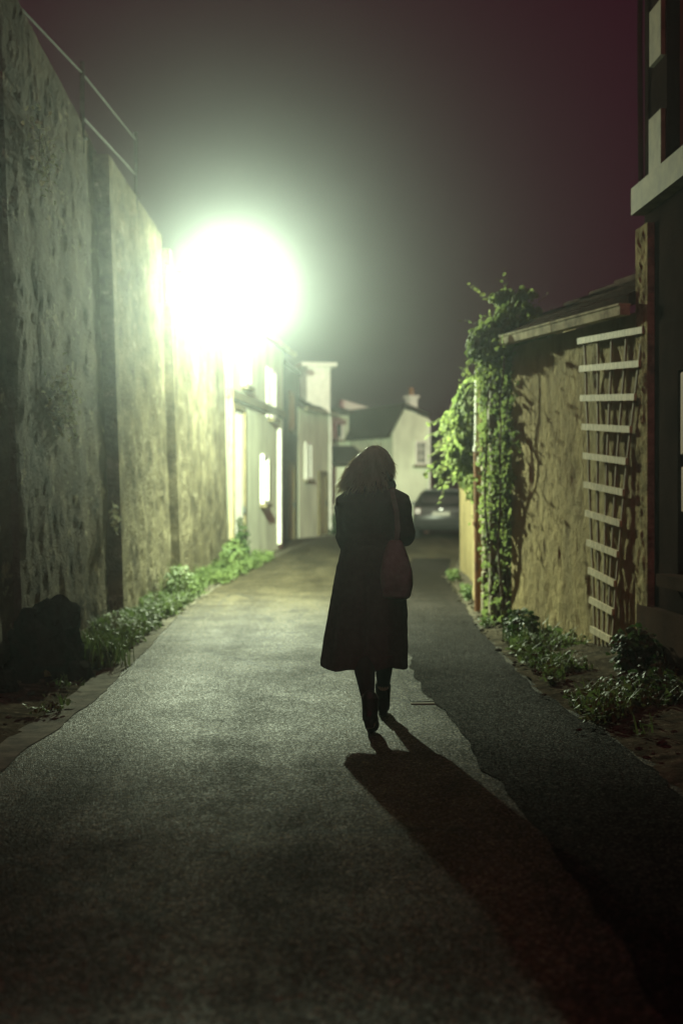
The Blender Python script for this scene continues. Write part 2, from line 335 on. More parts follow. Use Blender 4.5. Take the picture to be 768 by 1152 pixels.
# iron railing on wall top
rail = empty('iron_railing', (-2.72, 14.9, 5.1), 'thin iron railing with two posts along the top of the left wall', 'railing')
for (x, y) in ((-2.74, 15.05), (-2.60, 18.0)):
    bm = B(); tube(bm, [(x, y, 5.0), (x, y, 5.98)], .026, 8); box(bm, (x, y, 5.17), (.10, .10, .02)); wl('post', bm, M['iron'], rail)
bm = B(); tube(bm, [(-2.95, 10.5, 5.62), (-2.74, 15.05, 5.86), (-2.60, 18.0, 5.88)], .012, 6); wl('rail', bm, M['iron'], rail)
bm = B(); tube(bm, [(-2.74, 15.05, 5.40), (-2.60, 18.0, 5.44)], .014, 6); wl('rail', bm, M['iron'], rail)

# --- generic house pieces
def wbox(parent, name, p, s, m, rz=0, bev=.01):
    bm = B(); box(bm, p, s, rz, bev); return wl(name, bm, m, parent)
def on_line(p0, p1, u, off=0, side=1):
    p0 = Vector((*p0, 0)); p1 = Vector((*p1, 0)); d = (p1-p0).normalized(); n = Vector((d.y, -d.x, 0))*side
    return p0 + d*u + n*off, math.atan2(d.y, d.x), n
def window(parent, p0, p1, u, z, w_, h_, side=1, fm=None, shutters=False, bars=True, sill=True):
    fm = fm or M['white']
    c, rz, n = on_line(p0, p1, u, .03, side)
    bm = B(); t = .07
    for dx in (-1, 1): 
        v = c + Vector((math.cos(rz), math.sin(rz), 0))*dx*(w_/2-t/2); box(bm, (v.x, v.y, z), (t, .10, h_), rz)
    for dz in (-1, 1): box(bm, (c.x, c.y, z+dz*(h_/2-t/2)), (w_-2*t, .10, t), rz)
    if bars:
        box(bm, (c.x, c.y, z), (.04, .05, h_-2*t), rz); 
        for k in (-1, 1):
            for s_ in (-1, 1):
                v = c + Vector((math.cos(rz), math.sin(rz), 0))*s_*(w_/4); box(bm, (v.x, v.y, z+k*h_/6), (w_/2-t-.03, .04, .03), rz)
    f = wl('window_frame', bm, fm, parent)
    c2, _, _ = on_line(p0, p1, u, .012, side)
    bm = B(); box(bm, (c2.x, c2.y, z), (w_-2*t-.01, .012, h_-2*t-.01), rz); wl('pane', bm, M['glassdark'], f)
    if sill:
        c3, _, _ = on_line(p0, p1, u, .07, side); bm = B(); box(bm, (c3.x, c3.y, z-h_/2-.045), (w_+.16, .16, .08), rz, .008); wl('sill', bm, M['paleste'], f)
    if shutters:
        for s_ in (-1, 1):
            v, _, _ = on_line(p0, p1, u+s_*(w_/2+.24), .03, side); bm = B(); box(bm, (v.x, v.y, z), (.44, .04, h_), rz)
            for k in range(9): 
                q, _, _ = on_line(p0, p1, u+s_*(w_/2+.24), .056, side); box(bm, (q.x, q.y, z-h_/2+.1+k*(h_-.2)/8), (.36, .014, .05), rz)
            wl('shutter', bm, M['white'], parent)
    return f
def door(parent, p0, p1, u, w_, h_, m, side=1, z0=.05):
    c, rz, n = on_line(p0, p1, u, .03, side); ax = Vector((math.cos(rz), math.sin(rz), 0))
    bm = B()
    for s_ in (-1, 1): v = c+ax*s_*(w_/2-.05); box(bm, (v.x, v.y, z0+h_/2), (.10, .12, h_), rz)
    box(bm, (c.x, c.y, z0+h_-.05), (w_-.2, .12, .10), rz)
    wl('door_frame', bm, M['paleste'], parent)
    c2, _, _ = on_line(p0, p1, u, .02, side)
    bm = B(); box(bm, (c2.x, c2.y, z0+(h_-.1)/2), (w_-.22, .04, h_-.12), rz)
    for k in range(4):
        q = c2+ax*((k-1.5)*(w_-.3)/4)+n*.025; box(bm, (q.x, q.y, z0+(h_-.1)/2), ((w_-.3)/4-.03, .012, h_-.3), rz)
    d = wl('door', bm, m, parent)
    q = c2+ax*(w_/2-.22)+n*.06; bm = B(); box(bm, (q.x, q.y, z0+1.0), (.03, .06, .14), rz, .006); wl('handle', bm, M['iron'], d)
def body(parent, p0, p1, depth, h, m, side=1, z0=-.1):
    d0, _, n = on_line(p0, p1, 0, 0, side); a = Vector((*p0, 0)); b = Vector((*p1, 0))
    bm = B(); extrude_poly(bm, [(a.x, a.y, z0), (b.x, b.y, z0), (b.x, b.y, h), (a.x, a.y, h)], -n*depth); recalc(bm)
    return wl('wall', bm, m, parent)
def gable_roof(parent, p0, p1, depth, h, rise, m, side=1, over=.25, verge=None):
    """ridge runs parallel to the front line"""
    a, rz, n = on_line(p0, p1, 0, 0, side); Ln = (Vector(p1)-Vector(p0)).length; ax = Vector((math.cos(rz), math.sin(rz), 0))
    a = a-ax*over; Ln += 2*over; th = .12
    prof = [(over, -over*rise/(depth/2)), (-depth/2, rise), (-depth-over, -over*rise/(depth/2)), (-depth-over, -over*rise/(depth/2)+th), (-depth/2, rise+th), (over, -over*rise/(depth/2)+th)]
    bm = B(); pts = [a+n*o_+Vector((0, 0, h+.003+z_)) for o_, z_ in prof]; extrude_poly(bm, pts, ax*Ln); recalc(bm)
    # courses of tiles
    sl = math.atan2(rise, depth/2); ll = math.hypot(rise, depth/2)
    for k in range(int(ll/.33)):
        t = (k+.5)*.33; o_ = over - math.cos(sl)*t; z_ = -over*rise/(depth/2)+th+math.sin(sl)*t + .012
        q0 = a+n*o_+Vector((0, 0, h+z_)); bar(bm, q0, q0+ax*Ln, .05, .03)
    r = wl('roof', bm, m, parent)
    # gable infill
    if True:
        for e in (over+.002, Ln-over-.27):
            bm = B(); q = a+ax*e; extrude_poly(bm, [q+n*-.002+Vector((0, 0, h)), q-n*(depth-.002)+Vector((0, 0, h)), q-n*depth/2+Vector((0, 0, h+rise-.01))], ax*.25)
            recalc(bm); wl('gable', bm, verge or M['palehouse'], parent)
    return r
def gutter(parent, p0, p1, h, m, side=1, r=.06, off=.3):
    a, rz, n = on_line(p0, p1, 0, off, side); b = a+(Vector((*p1, 0))-Vector((*p0, 0)))
    bm = B(); tube(bm, [(a.x, a.y, h), (b.x, b.y, h)], r, 8); return wl('gutter', bm, m, parent)
def downpipe(parent, x, y, z0, z1, m, r=.045, name='downpipe'):
    bm = B(); tube(bm, [(x, y, z0), (x, y, z1)], r, 10)
    for k in range(3):
        z = z0+(z1-z0)*(.15+.35*k); tube(bm, [(x, y, z), (x, y, z+.04)], r*1.25, 10)
    return wl(name, bm, m, parent)
def chimney(parent, x, y, z0, z1, s, m, rz=0):
    bm = B(); box(bm, (x, y, (z0+z1)/2), (s, s*1.3, z1-z0), rz, .01); box(bm, (x, y, z1+.04), (s+.12, s*1.3+.12, .08), rz, .01)
    c = wl('chimney', bm, m, parent)
    bm = B(); tube(bm, [(x, y, z1+.08), (x, y, z1+.35)], [.10, .08], 10); wl('chimney_pot', bm, M['rust'], c)

# --- pale house behind the lamp
E0, E1 = (-2.22, 27.1), (-1.46, 35.4)
hE = empty('village_house', (-3.5, 30, 0), 'pale house just beyond the street lamp with tall white doorway and white downpipe', 'house')
body(hE, E0, E1, 5, 4.9, M['palehouse']); gable_roof(hE, E0, E1, 5, 4.9, 1.3, M['tile'])
door(hE, E0, E1, 1.3, 1.5, 3.1, M['white']); window(hE, E0, E1, 6.2, 3.7, .7, 1.15, shutters=True)
window(hE, E0, E1, 2.4, 4.05, .8, .9); window(hE, E0, E1, 5.0, 1.7, .8, 1.1)
bm = B(); a, rz, n = on_line(E0, E1, .1, .05); b, _, _ = on_line(E0, E1, 8.2, .05); bar(bm, a+Vector((0, 0, 3.32)), b+Vector((0, 0, 3.32)), .1, .16); wl('string_course', bm, M['paleste'], hE)
downpipe(hE, -1.50, 34.4, .15, 2.95, M['white'], .05); gutter(hE, E0, E1, 4.82, M['zinc'])
downpipe(hE, -2.12, 27.35, .1, 4.6, M['greyslat'], .045)
# --- narrow house in the gap; its dark colour stands in for cast shadow
D0, D1 = (-1.62, 38.6), (-1.30, 42.4)
hD = empty('village_house', (-3, 40, 0), 'narrow house front, shade put into its wall colour, squeezed between the two pale houses on the left', 'house')
body(hD, D0, D1, 5, 4.9, M['shadehouse']); gable_roof(hD, D0, D1, 5, 4.9, .8, M['tile'], over=.1, verge=M['shadehouse']); door(hD, D0, D1, 1.8, 1.1, 2.2, M['wood']); window(hD, D0, D1, 1.8, 3.7, .8, 1.1, fm=M['wood'])
# --- pale house with chimney block
F0, F1 = (-1.28, 42.5), (-.34, 46.0)
hF = empty('village_house', (-2.6, 44.5, 0), 'pale house with a tall white chimney block where the street bends', 'house')
body(hF, F0, F1, 4.5, 3.95, M['palehouse']); gable_roof(hF, F0, F1, 4.5, 3.95, .9, M['tile'], over=.2)
window(hF, F0, F1, .9, 2.35, .65, 1.15, bars=True); door(hF, F0, F1, 2.5, .9, 2.0, M['greyslat'])
bm = B(); box(bm, (-.85, 45.3, 4.6), (.75, 1.3, 1.5), .2, .01); box(bm, (-.85, 45.3, 5.40), (1.15, 1.6, .12), .2, .01); wl('dormer', bm, M['white'], hF)
downpipe(hF, -.36, 45.6, .2, 3.9, M['white'], .05); gutter(hF, F0, F1, 3.9, M['zinc'], off=.22)
# --- small gabled house facing the camera with a lean-to roof
G0, G1 = (-.42, 50.0), (.26, 50.4)
hG = empty('village_house', (0, 52, 0), 'narrow pale gable with a sloping lean-to, left of the walking person', 'house')
body(hG, G0, G1, 5, 4.1, M['palehouse']); window(hG, G0, G1, .36, 3.55, .34, .6, bars=False)
bm = B(); extrude_poly(bm, [(-.5, 49.8, 4.12), (.34, 50.3, 4.12), (.34, 55.6, 4.4), (-.5, 55.3, 4.4)], (0, 0, .12)); recalc(bm); wl('roof', bm, M['tile'], hG)
bm = B(); extrude_poly(bm, [(-.46, 49.9, 2.9), (-.46, 48.4, 2.35), (-.46, 48.4, 2.47), (-.46, 49.9, 3.02)], (1.6, .25, 0)); recalc(bm); wl('lean_to_roof', bm, M['tile'], hG)
bm = B(); box(bm, (.30, 49.3, 1.1), (1.3, 1.6, 2.3), .1, .01); wl('lean_to', bm, M['palehouse'], hG)
downpipe(hG, -.46, 49.98, .2, 4.0, M['white'], .05)
# --- low barn with broad dark roof behind
I0, I1 = (.32, 54.0), (3.6, 55.5)
hI = empty('village_house', (2, 57, 0), "wide low house with broad dark roof, behind the walker's head", 'house')
body(hI, I0, I1, 6, 2.6, M['greyhouse']); gable_roof(hI, I0, I1, 6, 2.6, 2.1, M['tile'], over=.3)
bm = B(); bar(bm, (-.02, 54.2, 4.78), (1.7, 53.4, 4.22), .18, .28); wl('verge_board', bm, M['white'], hI)
window(hI, I0, I1, 2.2, 1.5, .9, .9)
# --- white gabled house at the bend
H0, H1 = (1.78, 47.0), (2.95, 47.6)
hH = empty('village_house', (2.6, 50, 0), 'white gabled house with small chimney between the person and the parked car', 'house')
n = Vector((.458, -.889, 0))
bm = B(); extrude_poly(bm, [(1.70, 47.0, -.1), (2.92, 47.6, -.1), (2.92, 47.6, 3.85), (2.1, 47.2, 4.15), (1.70, 47.0, 3.35)], (-2.2, 5.2, 0)); recalc(bm); wl('wall', bm, M['palehouse'], hH)
bm = B(); extrude_poly(bm, [(1.55, 46.85, 3.2), (2.1, 47.12, 4.24), (2.98, 47.55, 3.92), (2.98, 47.55, 4.02), (2.1, 47.12, 4.36), (1.55, 46.85, 3.32)], (-2.25, 5.5, 0)); recalc(bm); wl('roof', bm, M['tile'], hH)
chimney(hH, 2.35, 47.8, 4.0, 4.55, .28, M['white'], .4)
window(hH, H0, H1, .95, 2.7, .42, .8)
downpipe(hH, 2.93, 47.52, .1, 3.8, M['white'], .04)
# low white garden wall at foot of the bend
gw = rough_wall('garden_wall', (-.32, 46.2), (.6, 48.3), 1.0, 1.0, .25, M['palehouse'], .015, .12, seed=40)
tag(gw, 'low white garden wall at the foot of the houses at the bend', 'wall')

# ================================================================ STREET LAMP
lx, ly, lz = LAMP_POS
lamp = empty('street_lamp', (-2.45, ly, 4.1), 'blazing street lamp on a bracket arm above the left wall', 'street lamp')
bm = B(); box(bm, (-2.46, ly, 4.35), (.06, .16, .5), 0, .01); wl('wall_plate', bm, M['lampmetal'], lamp)
bm = B(); tube(bm, [(-2.46, ly, 4.2), (-2.25, ly, 4.45), (-1.95, ly, 4.58), (-1.62, ly, 4.60)], .022, 10); tube(bm, [(-2.45, ly, 4.5), (-2.1, ly, 4.55)], .012, 8); wl('bracket_arm', bm, M['lampmetal'], lamp)
bm = B()
prof = [(.03, 4.62), (.05, 4.60), (.07, 4.56), (.13, 4.50), (.17, 4.455), (.175, 4.44)]
prev = None
for r_, z_ in prof:
    ring = [bm.verts.new((lx+r_*math.cos(2*math.pi*k/24), ly+r_*math.sin(2*math.pi*k/24), z_)) for k in range(24)]
    if prev: 
        for k in range(24): bm.faces.new((prev[k], prev[(k+1) % 24], ring[(k+1) % 24], ring[k]))
    else: bm.faces.new(ring)
    prev = ring
bmesh.ops.solidify(bm, geom=bm.faces[:], thickness=.006)
wl('shade', bm, M['lampmetal'], lamp, True)
bm = B(); bmesh.ops.create_icosphere(bm, subdivisions=2, radius=.10, matrix=Matrix.Translation((lx, ly, lz)) @ Matrix.Diagonal((1, 1, 1.25, 1))); wl('bulb', bm, M['bulb'], lamp, True)
ld = bpy.data.lights.new('lamp_light', 'POINT'); ld.shadow_soft_size = .085; ld.energy = LAMP_W; ld.color = LAMP_COL; ld.use_nodes = True; ld.cycles.use_multiple_importance_sampling = False
lo = bpy.data.objects.new('lamp_light', ld); COL.objects.link(lo); lo.location = (lx, ly, lz); children_world(lo, lamp)
# emission pattern made up to shape the light on road, walls and far houses
bn = ld.node_tree; e = bn.nodes['Emission']
g = bn.nodes.new('ShaderNodeNewGeometry'); s_ = bn.nodes.new('ShaderNodeSeparateXYZ'); bn.links.new(g.outputs['Incoming'], s_.inputs[0])
def mth(op, a, b, c=None):
    q = bn.nodes.new('ShaderNodeMath'); q.operation = op
    for k, v in enumerate((a, b, c)):
        if v is None: continue
        if isinstance(v, (int, float)): q.inputs[k].default_value = v
        else: bn.links.new(v, q.inputs[k])
    return q.outputs[0]
cr = bn.nodes.new('ShaderNodeFloatCurve'); cu = cr.mapping.curves[0]; cu.points[0].location = (0, .48); cu.points[1].location = (1, .25)
for q_ in ((.06, .64), (.19, .60), (.31, .44), (.345, .29), (.38, .29), (.41, .31), (.430, .29), (.46, .26), (.50, .29), (.535, .245), (.70, .25)): cu.points.new(*q_)

for q_ in cu.points: q_.handle_type = 'VECTOR'
cr.mapping.update()
# added skew of the emission up the street and away from the wall
tt = mth('MULTIPLY_ADD', s_.outputs['Y'], -.25, mth('MULTIPLY_ADD', s_.outputs['X'], -.45, s_.outputs['Z']))
bn.links.new(mth('MULTIPLY_ADD', tt, .5, .5), cr.inputs['Value'])
fy = mth('MULTIPLY_ADD', mth('POWER', mth('MAXIMUM', s_.outputs['Y'], 0.0), 9.0), 5.2, 1.0)   # added boost up the street to brighten the far houses
side = mth('MINIMUM', mth('MAXIMUM', mth('MULTIPLY_ADD', s_.outputs['X'], 2.2, 1.0), .12), 1.0)    # added dimming towards the wall, no shield is built
# added emission dip that darkens the road before the camera; no louvre is built
front_curve = bn.nodes.new('ShaderNodeFloatCurve'); cv_ = front_curve.mapping.curves[0]; cv_.points[0].location = (0, 1); cv_.points[1].location = (1, 1)
for q_ in ((.485, 1.0), (.515, .07), (.57, .09), (.63, .34), (.70, .95)): cv_.points.new(*q_)
for q_ in cv_.points: q_.handle_type = 'VECTOR'
front_curve.mapping.update(); bn.links.new(mth('MULTIPLY', s_.outputs['Z'], -2.0), front_curve.inputs['Value'])
def ramp(v, a, b):
    q = bn.nodes.new('ShaderNodeMapRange'); bn.links.new(v, q.inputs['Value']); q.inputs['From Min'].default_value = a; q.inputs['From Max'].default_value = b; return q.outputs[0]
wgt = mth('MULTIPLY', ramp(s_.outputs['Y'], -.90, -.93), ramp(s_.outputs['X'], -.10, -.05))
front_dim = mth('ADD', 1.0, mth('MULTIPLY', wgt, mth('SUBTRACT', front_curve.outputs[0], 1.0)))
bn.links.new(mth('MULTIPLY', mth('MULTIPLY', mth('MULTIPLY', cr.outputs[0], fy), side), front_dim), e.inputs[1])

# ================================================================ RIGHT SIDE
# ladder-wall outbuilding: angled wall
W0, W1 = (2.47, 11.80), (1.76, 14.75)
out_b = empty('stone_outbuilding', (3, 14, 0), 'low ochre rubble outbuilding with pale gutter, carrying the trellis', 'outbuilding')
def pits(u, z):
    c = noise.noise(Vector((u*5.5, z*2.2, 5)))
    return -.05*max(0, c-.28)
wR = rough_wall('wall', W0, W1, 2.93, 2.93, .4, M['wallR'], .028, .04, seed=50, side=-1, parent=out_b, sfun=pits)
# end wall facing up the street and mass behind
wr2 = rough_wall('end_wall', (1.76, 14.76), (4.9, 15.7), 2.93, 2.93, .35, M['wallR'], .02, .1, seed=55, side=-1, parent=out_b)
# monopitch roof rising to the right
bm = B()
d = (Vector((*W1, 0))-Vector((*W0, 0))).normalized(); nn = Vector((-d.y, d.x, 0))   # towards street
a = Vector((*W0, 2.96)) - d*.0 + nn*.10; b = Vector((*W1, 2.96)) + d*.05 + nn*.10
inn = -nn
c = b + inn*2.6 + Vector((0, 0, 1.15)); e_ = a + inn*2.6 + Vector((0, 0, 1.15))
extrude_poly(bm, [a, b, c, e_], (0, 0, .11)); 
for k in range(9):
    t = (k+.5)/9; p = a+(e_-a)*t+Vector((0, 0, .115)); q = b+(c-b)*t+Vector((0, 0, .115)); bar(bm, p, q, .06, .03)
recalc(bm); roofO = wl('roof', bm, M['tile'], out_b)
# half round gutter in two lengths
for (t0, t1) in ((-.02, .47), (.475, .93)):
    g0 = Vector((*W0, 2.93)); g1 = Vector((*W1, 2.97)); p = g0+(g1-g0)*t0+nn*.16; q = g0+(g1-g0)*t1+nn*.16
    bm = B(); bar(bm, p, q, .09, .085); bar(bm, p+Vector((0, 0, .045)), q+Vector((0, 0, .045)), .11, .018); wl('gutter', bm, M['zinc'], out_b)

# trellis: a fan shaped ladder of pale rungs on thin uprights, standing off the wall
TR = empty('garden_trellis', (2.3, 11.9, 0), 'fan-shaped wooden trellis with twelve pale rungs leaning on the ochre wall', 'trellis')
RUNG = [(650,384,723,371),(652,415,719,409),(653,448,714,446.5),(655,480,709,483),(656,512.5,704.5,519),(657,545,701,554),(658.5,577,697.7,589),(660,610,694.5,623.5),(662,641.5,691,656.5),(663,674.5,689,688.5),(664,707.5,686.4,720),(665,740,682,751)]
pl_o = Vector((*W0, 0))+nn*.085
def tpos(px, py, off=0.0):
    r = Vector(((px-384)/1600, 1, -(py-552)/1600)); cam0 = Vector((0, 0, 1.44)); o_ = pl_o+nn*off
    t = (o_-cam0).dot(nn)/r.dot(nn); return cam0+r*t
Ls, Rs = [], []
for i, (x0, y0, x1, y1) in enumerate(RUNG):
    p, q = tpos(x0, y0), tpos(x1, y1); Ls.append(p); Rs.append(q)
    bm = B(); bar(bm, p, q, .024, .056); wl('rung', bm, M['slat'], TR)
for k in range(5):
    t = (k+.25)/4.5
    top = Ls[0]+(Rs[0]-Ls[0])*t + Vector((0, 0, .04)); bot = Ls[-1]+(Rs[-1]-Ls[-1])*t - Vector((0, 0, .03))
    pts = [Ls[j]+(Rs[j]-Ls[j])*t - nn*.026 for j in range(12)]
    bm = B()
    for u_, v_ in zip(pts, pts[1:]): bar(bm, u_, v_+(v_-u_).normalized()*.01, .018, .02)
    wl('upright', bm, M['greyslat'], TR)

# tall house on the far right
T0, T1 = (3.75, -5.0), (2.50, 11.75)
tall = empty('tall_house', (5, 5, 0), 'tall dark brown house at the right edge with pale dressed stone trim', 'house')
def fx(y): return 2.50+(11.75-y)*.0456
bm = B()
yw0, yw1, zw0, zw1 = 9.0, 10.78, .80, 2.35      # ground floor window hole
uy0, uy1, uz0, uz1 = 9.6, 11.08, 3.95, 5.6      # first floor window hole
def quad(y0, y1, z0, z1):
    v = [bm.verts.new((fx(y), y, z)) for y, z in ((y0, z0), (y1, z0), (y1, z1), (y0, z1))]; bm.faces.new(v)
ys = [-5, yw0, uy0, yw1, uy1, 11.75]; zs = [.5, zw0, zw1, uz0, uz1, 8.2]
for i in range(5):
    for j in range(5):
        cy, cz = (ys[i]+ys[i+1])/2, (zs[j]+zs[j+1])/2
        if (yw0 < cy < yw1 and zw0 < cz < zw1) or (uy0 < cy < uy1 and uz0 < cz < uz1): continue
        quad(ys[i], ys[i+1], zs[j], zs[j+1])
for (y0, y1, z0, z1) in ((yw0, yw1, zw0, zw1), (uy0, uy1, uz0, uz1)):   # reveals
    for (ya, za, yb, zb) in ((y0, z0, y1, z0), (y1, z0, y1, z1), (y1, z1, y0, z1), (y0, z1, y0, z0)):
        v = [bm.verts.new(p) for p in ((fx(ya), ya, za), (fx(yb), yb, zb), (fx(yb)+.28, yb, zb), (fx(ya)+.28, ya, za))]; bm.faces.new(v)
# end wall beyond and top
v = [bm.verts.new(p) for p in ((2.5, 11.75, -.1), (8, 12.0, -.1), (8, 12.0, 8.2), (2.5, 11.75, 8.2))]; bm.faces.new(v)
v = [bm.verts.new(p) for p in ((2.5, 11.75, 8.2), (8, 12.0, 8.2), (8, -5, 8.2), (fx(-5), -5, 8.2))]; bm.faces.new(v)
v = [bm.verts.new(p) for p in ((8, 12.0, -.1), (8, -5, -.1), (8, -5, 8.2), (8, 12, 8.2))]; bm.faces.new(v)
v = [bm.verts.new(p) for p in ((fx(-5), -5, -.1), (8, -5, -.1), (8, -5, 8.2), (fx(-5), -5, 8.2))]; bm.faces.new(v)
bmesh.ops.remove_doubles(bm, verts=bm.verts, dist=.0005)
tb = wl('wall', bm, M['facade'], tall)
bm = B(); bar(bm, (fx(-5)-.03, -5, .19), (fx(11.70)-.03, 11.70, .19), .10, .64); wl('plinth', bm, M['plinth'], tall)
# rubble corner
oq = rough_wall('corner_stones', (2.455, 11.44), (2.435, 11.80), 3.6, 3.6, .2, M['rubble'], .06, .035, seed=61, side=-1, parent=tall, freq=2.2)
bm = B()
for k, (ln, z) in enumerate([(.34, 4.85+.22), (.22, 4.62), (.36, 4.21), (.24, 5.5), (.36, 5.9), (.22, 6.3), (.34, 6.7)]):
    y = 11.12+ln/2
    hgt = .44 if ln > .3 else .4
    if ln < .3: continue
    bm = B(); bar(bm, (fx(11.12)-.012, 11.12, z), (fx(11.12+ln)-.012, 11.12+ln, z), .05, hgt); wl('quoin_stone', bm, M['paleste'], tall)
bm = B(); bar(bm, (fx(9.3)-.05, 9.3, 3.82), (fx(11.74)-.05, 11.74, 3.82), .13, .22); wl('stone_band', bm, M['paleste'], tall)
bm = B()
for y in (9.05, 10.73): bar(bm, (fx(y)+.14, y, zw0), (fx(y)+.14, y, zw1), .1, .08)
for z in (zw0+.04, zw1-.04, 1.55): bar(bm, (fx(yw0)+.14, yw0+.04, z), (fx(yw1)+.14, yw1-.04, z), .08, .07)
wf = wl('window_frame', bm, M['wood'], tall)
bm = B(); bar(bm, (fx(yw0)+.17, yw0+.05, 1.57), (fx(yw1)+.17, yw1-.05, 1.57), .01, 1.5); wl('pane', bm, M['glassdark'], wf)
bm = B(); bar(bm, (fx(yw0-.1)-.04, yw0-.1, .76), (fx(yw1+.1)-.04, yw1+.1, .76), .2, .09); wl('window_sill', bm, M['plinth'], tall)
bm = B(); box(bm, (fx(10.6)+.02, 10.62, 2.02), (.06, .16, .62), -.04, .01); box(bm, (fx(10.6)+.02, 10.62, 1.45), (.06, .11, .34), -.04, .01); wl('shutter_edge', bm, M['wood'], tall)
bm = B()
for y in (9.65, 11.03): bar(bm, (fx(y)+.14, y, uz0), (fx(y)+.14, y, uz1), .1, .08)
for z in (uz0+.04, uz1-.04): bar(bm, (fx(uy0)+.14, uy0+.04, z), (fx(uy1)+.14, uy1-.04, z), .08, .07)
wf2 = wl('window_frame', bm, M['wood'], tall)
bm = B(); bar(bm, (fx(uy0)+.17, uy0+.05, 4.78), (fx(uy1)+.17, uy1-.05, 4.78), .01, 1.6); wl('pane', bm, M['glassdark'], wf2)
cbl = B(); tube(cbl, [(2.46, 11.70, 3.95), (2.45, 11.70, 5.2), (2.47, 11.7, 6.6), (2.46, 11.7, 8.1)], .022, 8)
wl('rain_pipe', cbl, M['plinth'], tall)

# vine-covered garden wall behind the outbuilding
gwR = rough_wall('garden_wall', (1.92, 15.3), (2.12, 25.5), 2.9, 2.75, .4, M['wallR'], .04, .09, seed=70, side=-1, rag=.05)
tag(gwR, 'ochre garden wall under the climbing vine, running to the parked car', 'wall')
bm = B(); 
hg = empty('gabled_shed', (2.9, 22, 0), 'small shed gable with pale verge showing above the vine', 'shed')
extrude_poly(bm, [(2.0, 21, 0), (4.5, 21, 0), (4.5, 21, 2.7), (3.1, 21, 3.9), (2.0, 21, 2.85)], (.1, 4, 0)); recalc(bm); wl('wall', bm, M['wallR'], hg)
bm = B(); bar(bm, (1.82, 20.93, 2.82), (3.1, 20.93, 4.0), .14, .14); bar(bm, (3.1, 20.93, 4.0), (4.7, 20.93, 2.65), .14, .14); wl('verge_board', bm, M['paleste'], hg)
bm = B(); extrude_poly(bm, [(1.80, 21, 2.86), (3.1, 21, 4.05), (4.7, 21, 2.7), (4.7, 21, 2.78), (3.1, 21, 4.13), (1.80, 21, 2.94)], (.1, 4, 0)); recalc(bm); wl('roof', bm, M['tile'], hg)
# gate: two stone pillars, weathered boards, pole
for (x, y, s, h, lab) in ((1.74, 16.35, .26, 1.75, 'slim pale stone gate pillar with a crumbling foot, right beside the rusty pole'),
                          (1.70, 15.35, .22, 2.75, 'taller stone gate pillar wrapped in vine next to the ochre outbuilding')):
    bm = B(); hh = 0; k = 0
    while hh < h:
        b_ = .24+.1*random.random(); b_ = min(b_, h-hh+.01); box(bm, (x+random.uniform(-.012, .012), y+random.uniform(-.012, .012), hh+b_/2), (s+random.uniform(-.02, .02), s+random.uniform(-.02, .02), b_-.008), random.uniform(-.04, .04), .02); hh += b_
    box(bm, (x, y, h+.04), (s+.08, s+.08, .09), .02, .02)
    tag(wl('gate_pillar', bm, M['paleste']), lab, 'gate pillar')
gt = empty('plank_gate', (1.78, 15.85, 0), 'weathered plank gate standing between the two stone pillars', 'gate')
for k in range(5):
    bm = B(); y = 15.52+k*.145; box(bm, (1.80+random.uniform(-.008, .008), y, .88+.03*random.random()), (.03, .125, 1.5), 0, .004); wl('plank', bm, M['wood'], gt)
for z in (.45, 1.35): bm = B(); box(bm, (1.835, 15.82, z), (.03, .72, .10), 0, .005); wl('cross_rail', bm, M['wood'], gt)
# pole: white above, rusty below, loose at wall
pole = empty('drain_pole', (1.61, 16.75, 0), 'thin upright pipe, white above and rusty orange below, in front of the vine', 'pipe')
bm = B(); tube(bm, [(1.60, 16.75, 1.92), (1.61, 16.75, 2.86)], .042, 10); tube(bm, [(1.60, 16.75, 1.90), (1.60, 16.75, 1.96)], .055, 10); wl('upper_pipe', bm, M['white'], pole)
bm = B(); tube(bm, [(1.61, 16.76, .02), (1.605, 16.75, 1.0), (1.60, 16.75, 1.93)], .048, 10); tube(bm, [(1.60, 16.75, 1.03), (1.60, 16.75, 1.08)], .062, 10); wl('lower_pipe', bm, M['rust'], pole)
st = rough_wall('rubble_stub', (1.66, 17.1), (1.72, 18.6), 1.15, .75, .25, M['wallR'], .05, .06, seed=80, side=-1, rag=.12)
tag(st, 'low crumbling stub of wall beyond the rusty pipe', 'wall')
# ================================================================ VEGETATION
def rot_frame(nrm, spin):
    nrm = nrm.normalized(); a = nrm.cross(Vector((0.13, 0.2, 1))); 
    if a.length < .05: a = nrm.cross(Vector((1, 0, 0)))
    a.normalize(); b = nrm.cross(a)
    return a*math.cos(spin)+b*math.sin(spin), -a*math.sin(spin)+b*math.cos(spin), nrm
def leaf(bm, p, nrm, s, spin=None, lobed=True):
    x, y, z = rot_frame(Vector(nrm), random.uniform(0, 6.28) if spin is None else spin)
    p = Vector(p); dr = -.18*s
    if lobed:
        o = [(0, -.5, 0), (.42, -.35, dr), (.32, .05, dr*.4), (.30, .30, dr), (0, .62, dr*.8), (-.30, .30, dr), (-.32, .05, dr*.4), (-.42, -.35, dr)]
        v = [bm.verts.new(p + x*a*s + y*b*s + z*c) for a, b, c in o]; c0 = bm.verts.new(p)
        for i in range(8): bm.faces.new((c0, v[i], v[(i+1) % 8]))
    else:
        o = [(0, -.5, 0), (.20, 0, dr), (0, .55, 0), (-.20, 0, dr)]
        v = [bm.verts.new(p + x*a*s + y*b*s + z*c) for a, b, c in o]; bm.faces.new((v[0], v[1], v[2])); bm.faces.new((v[0], v[2], v[3]))
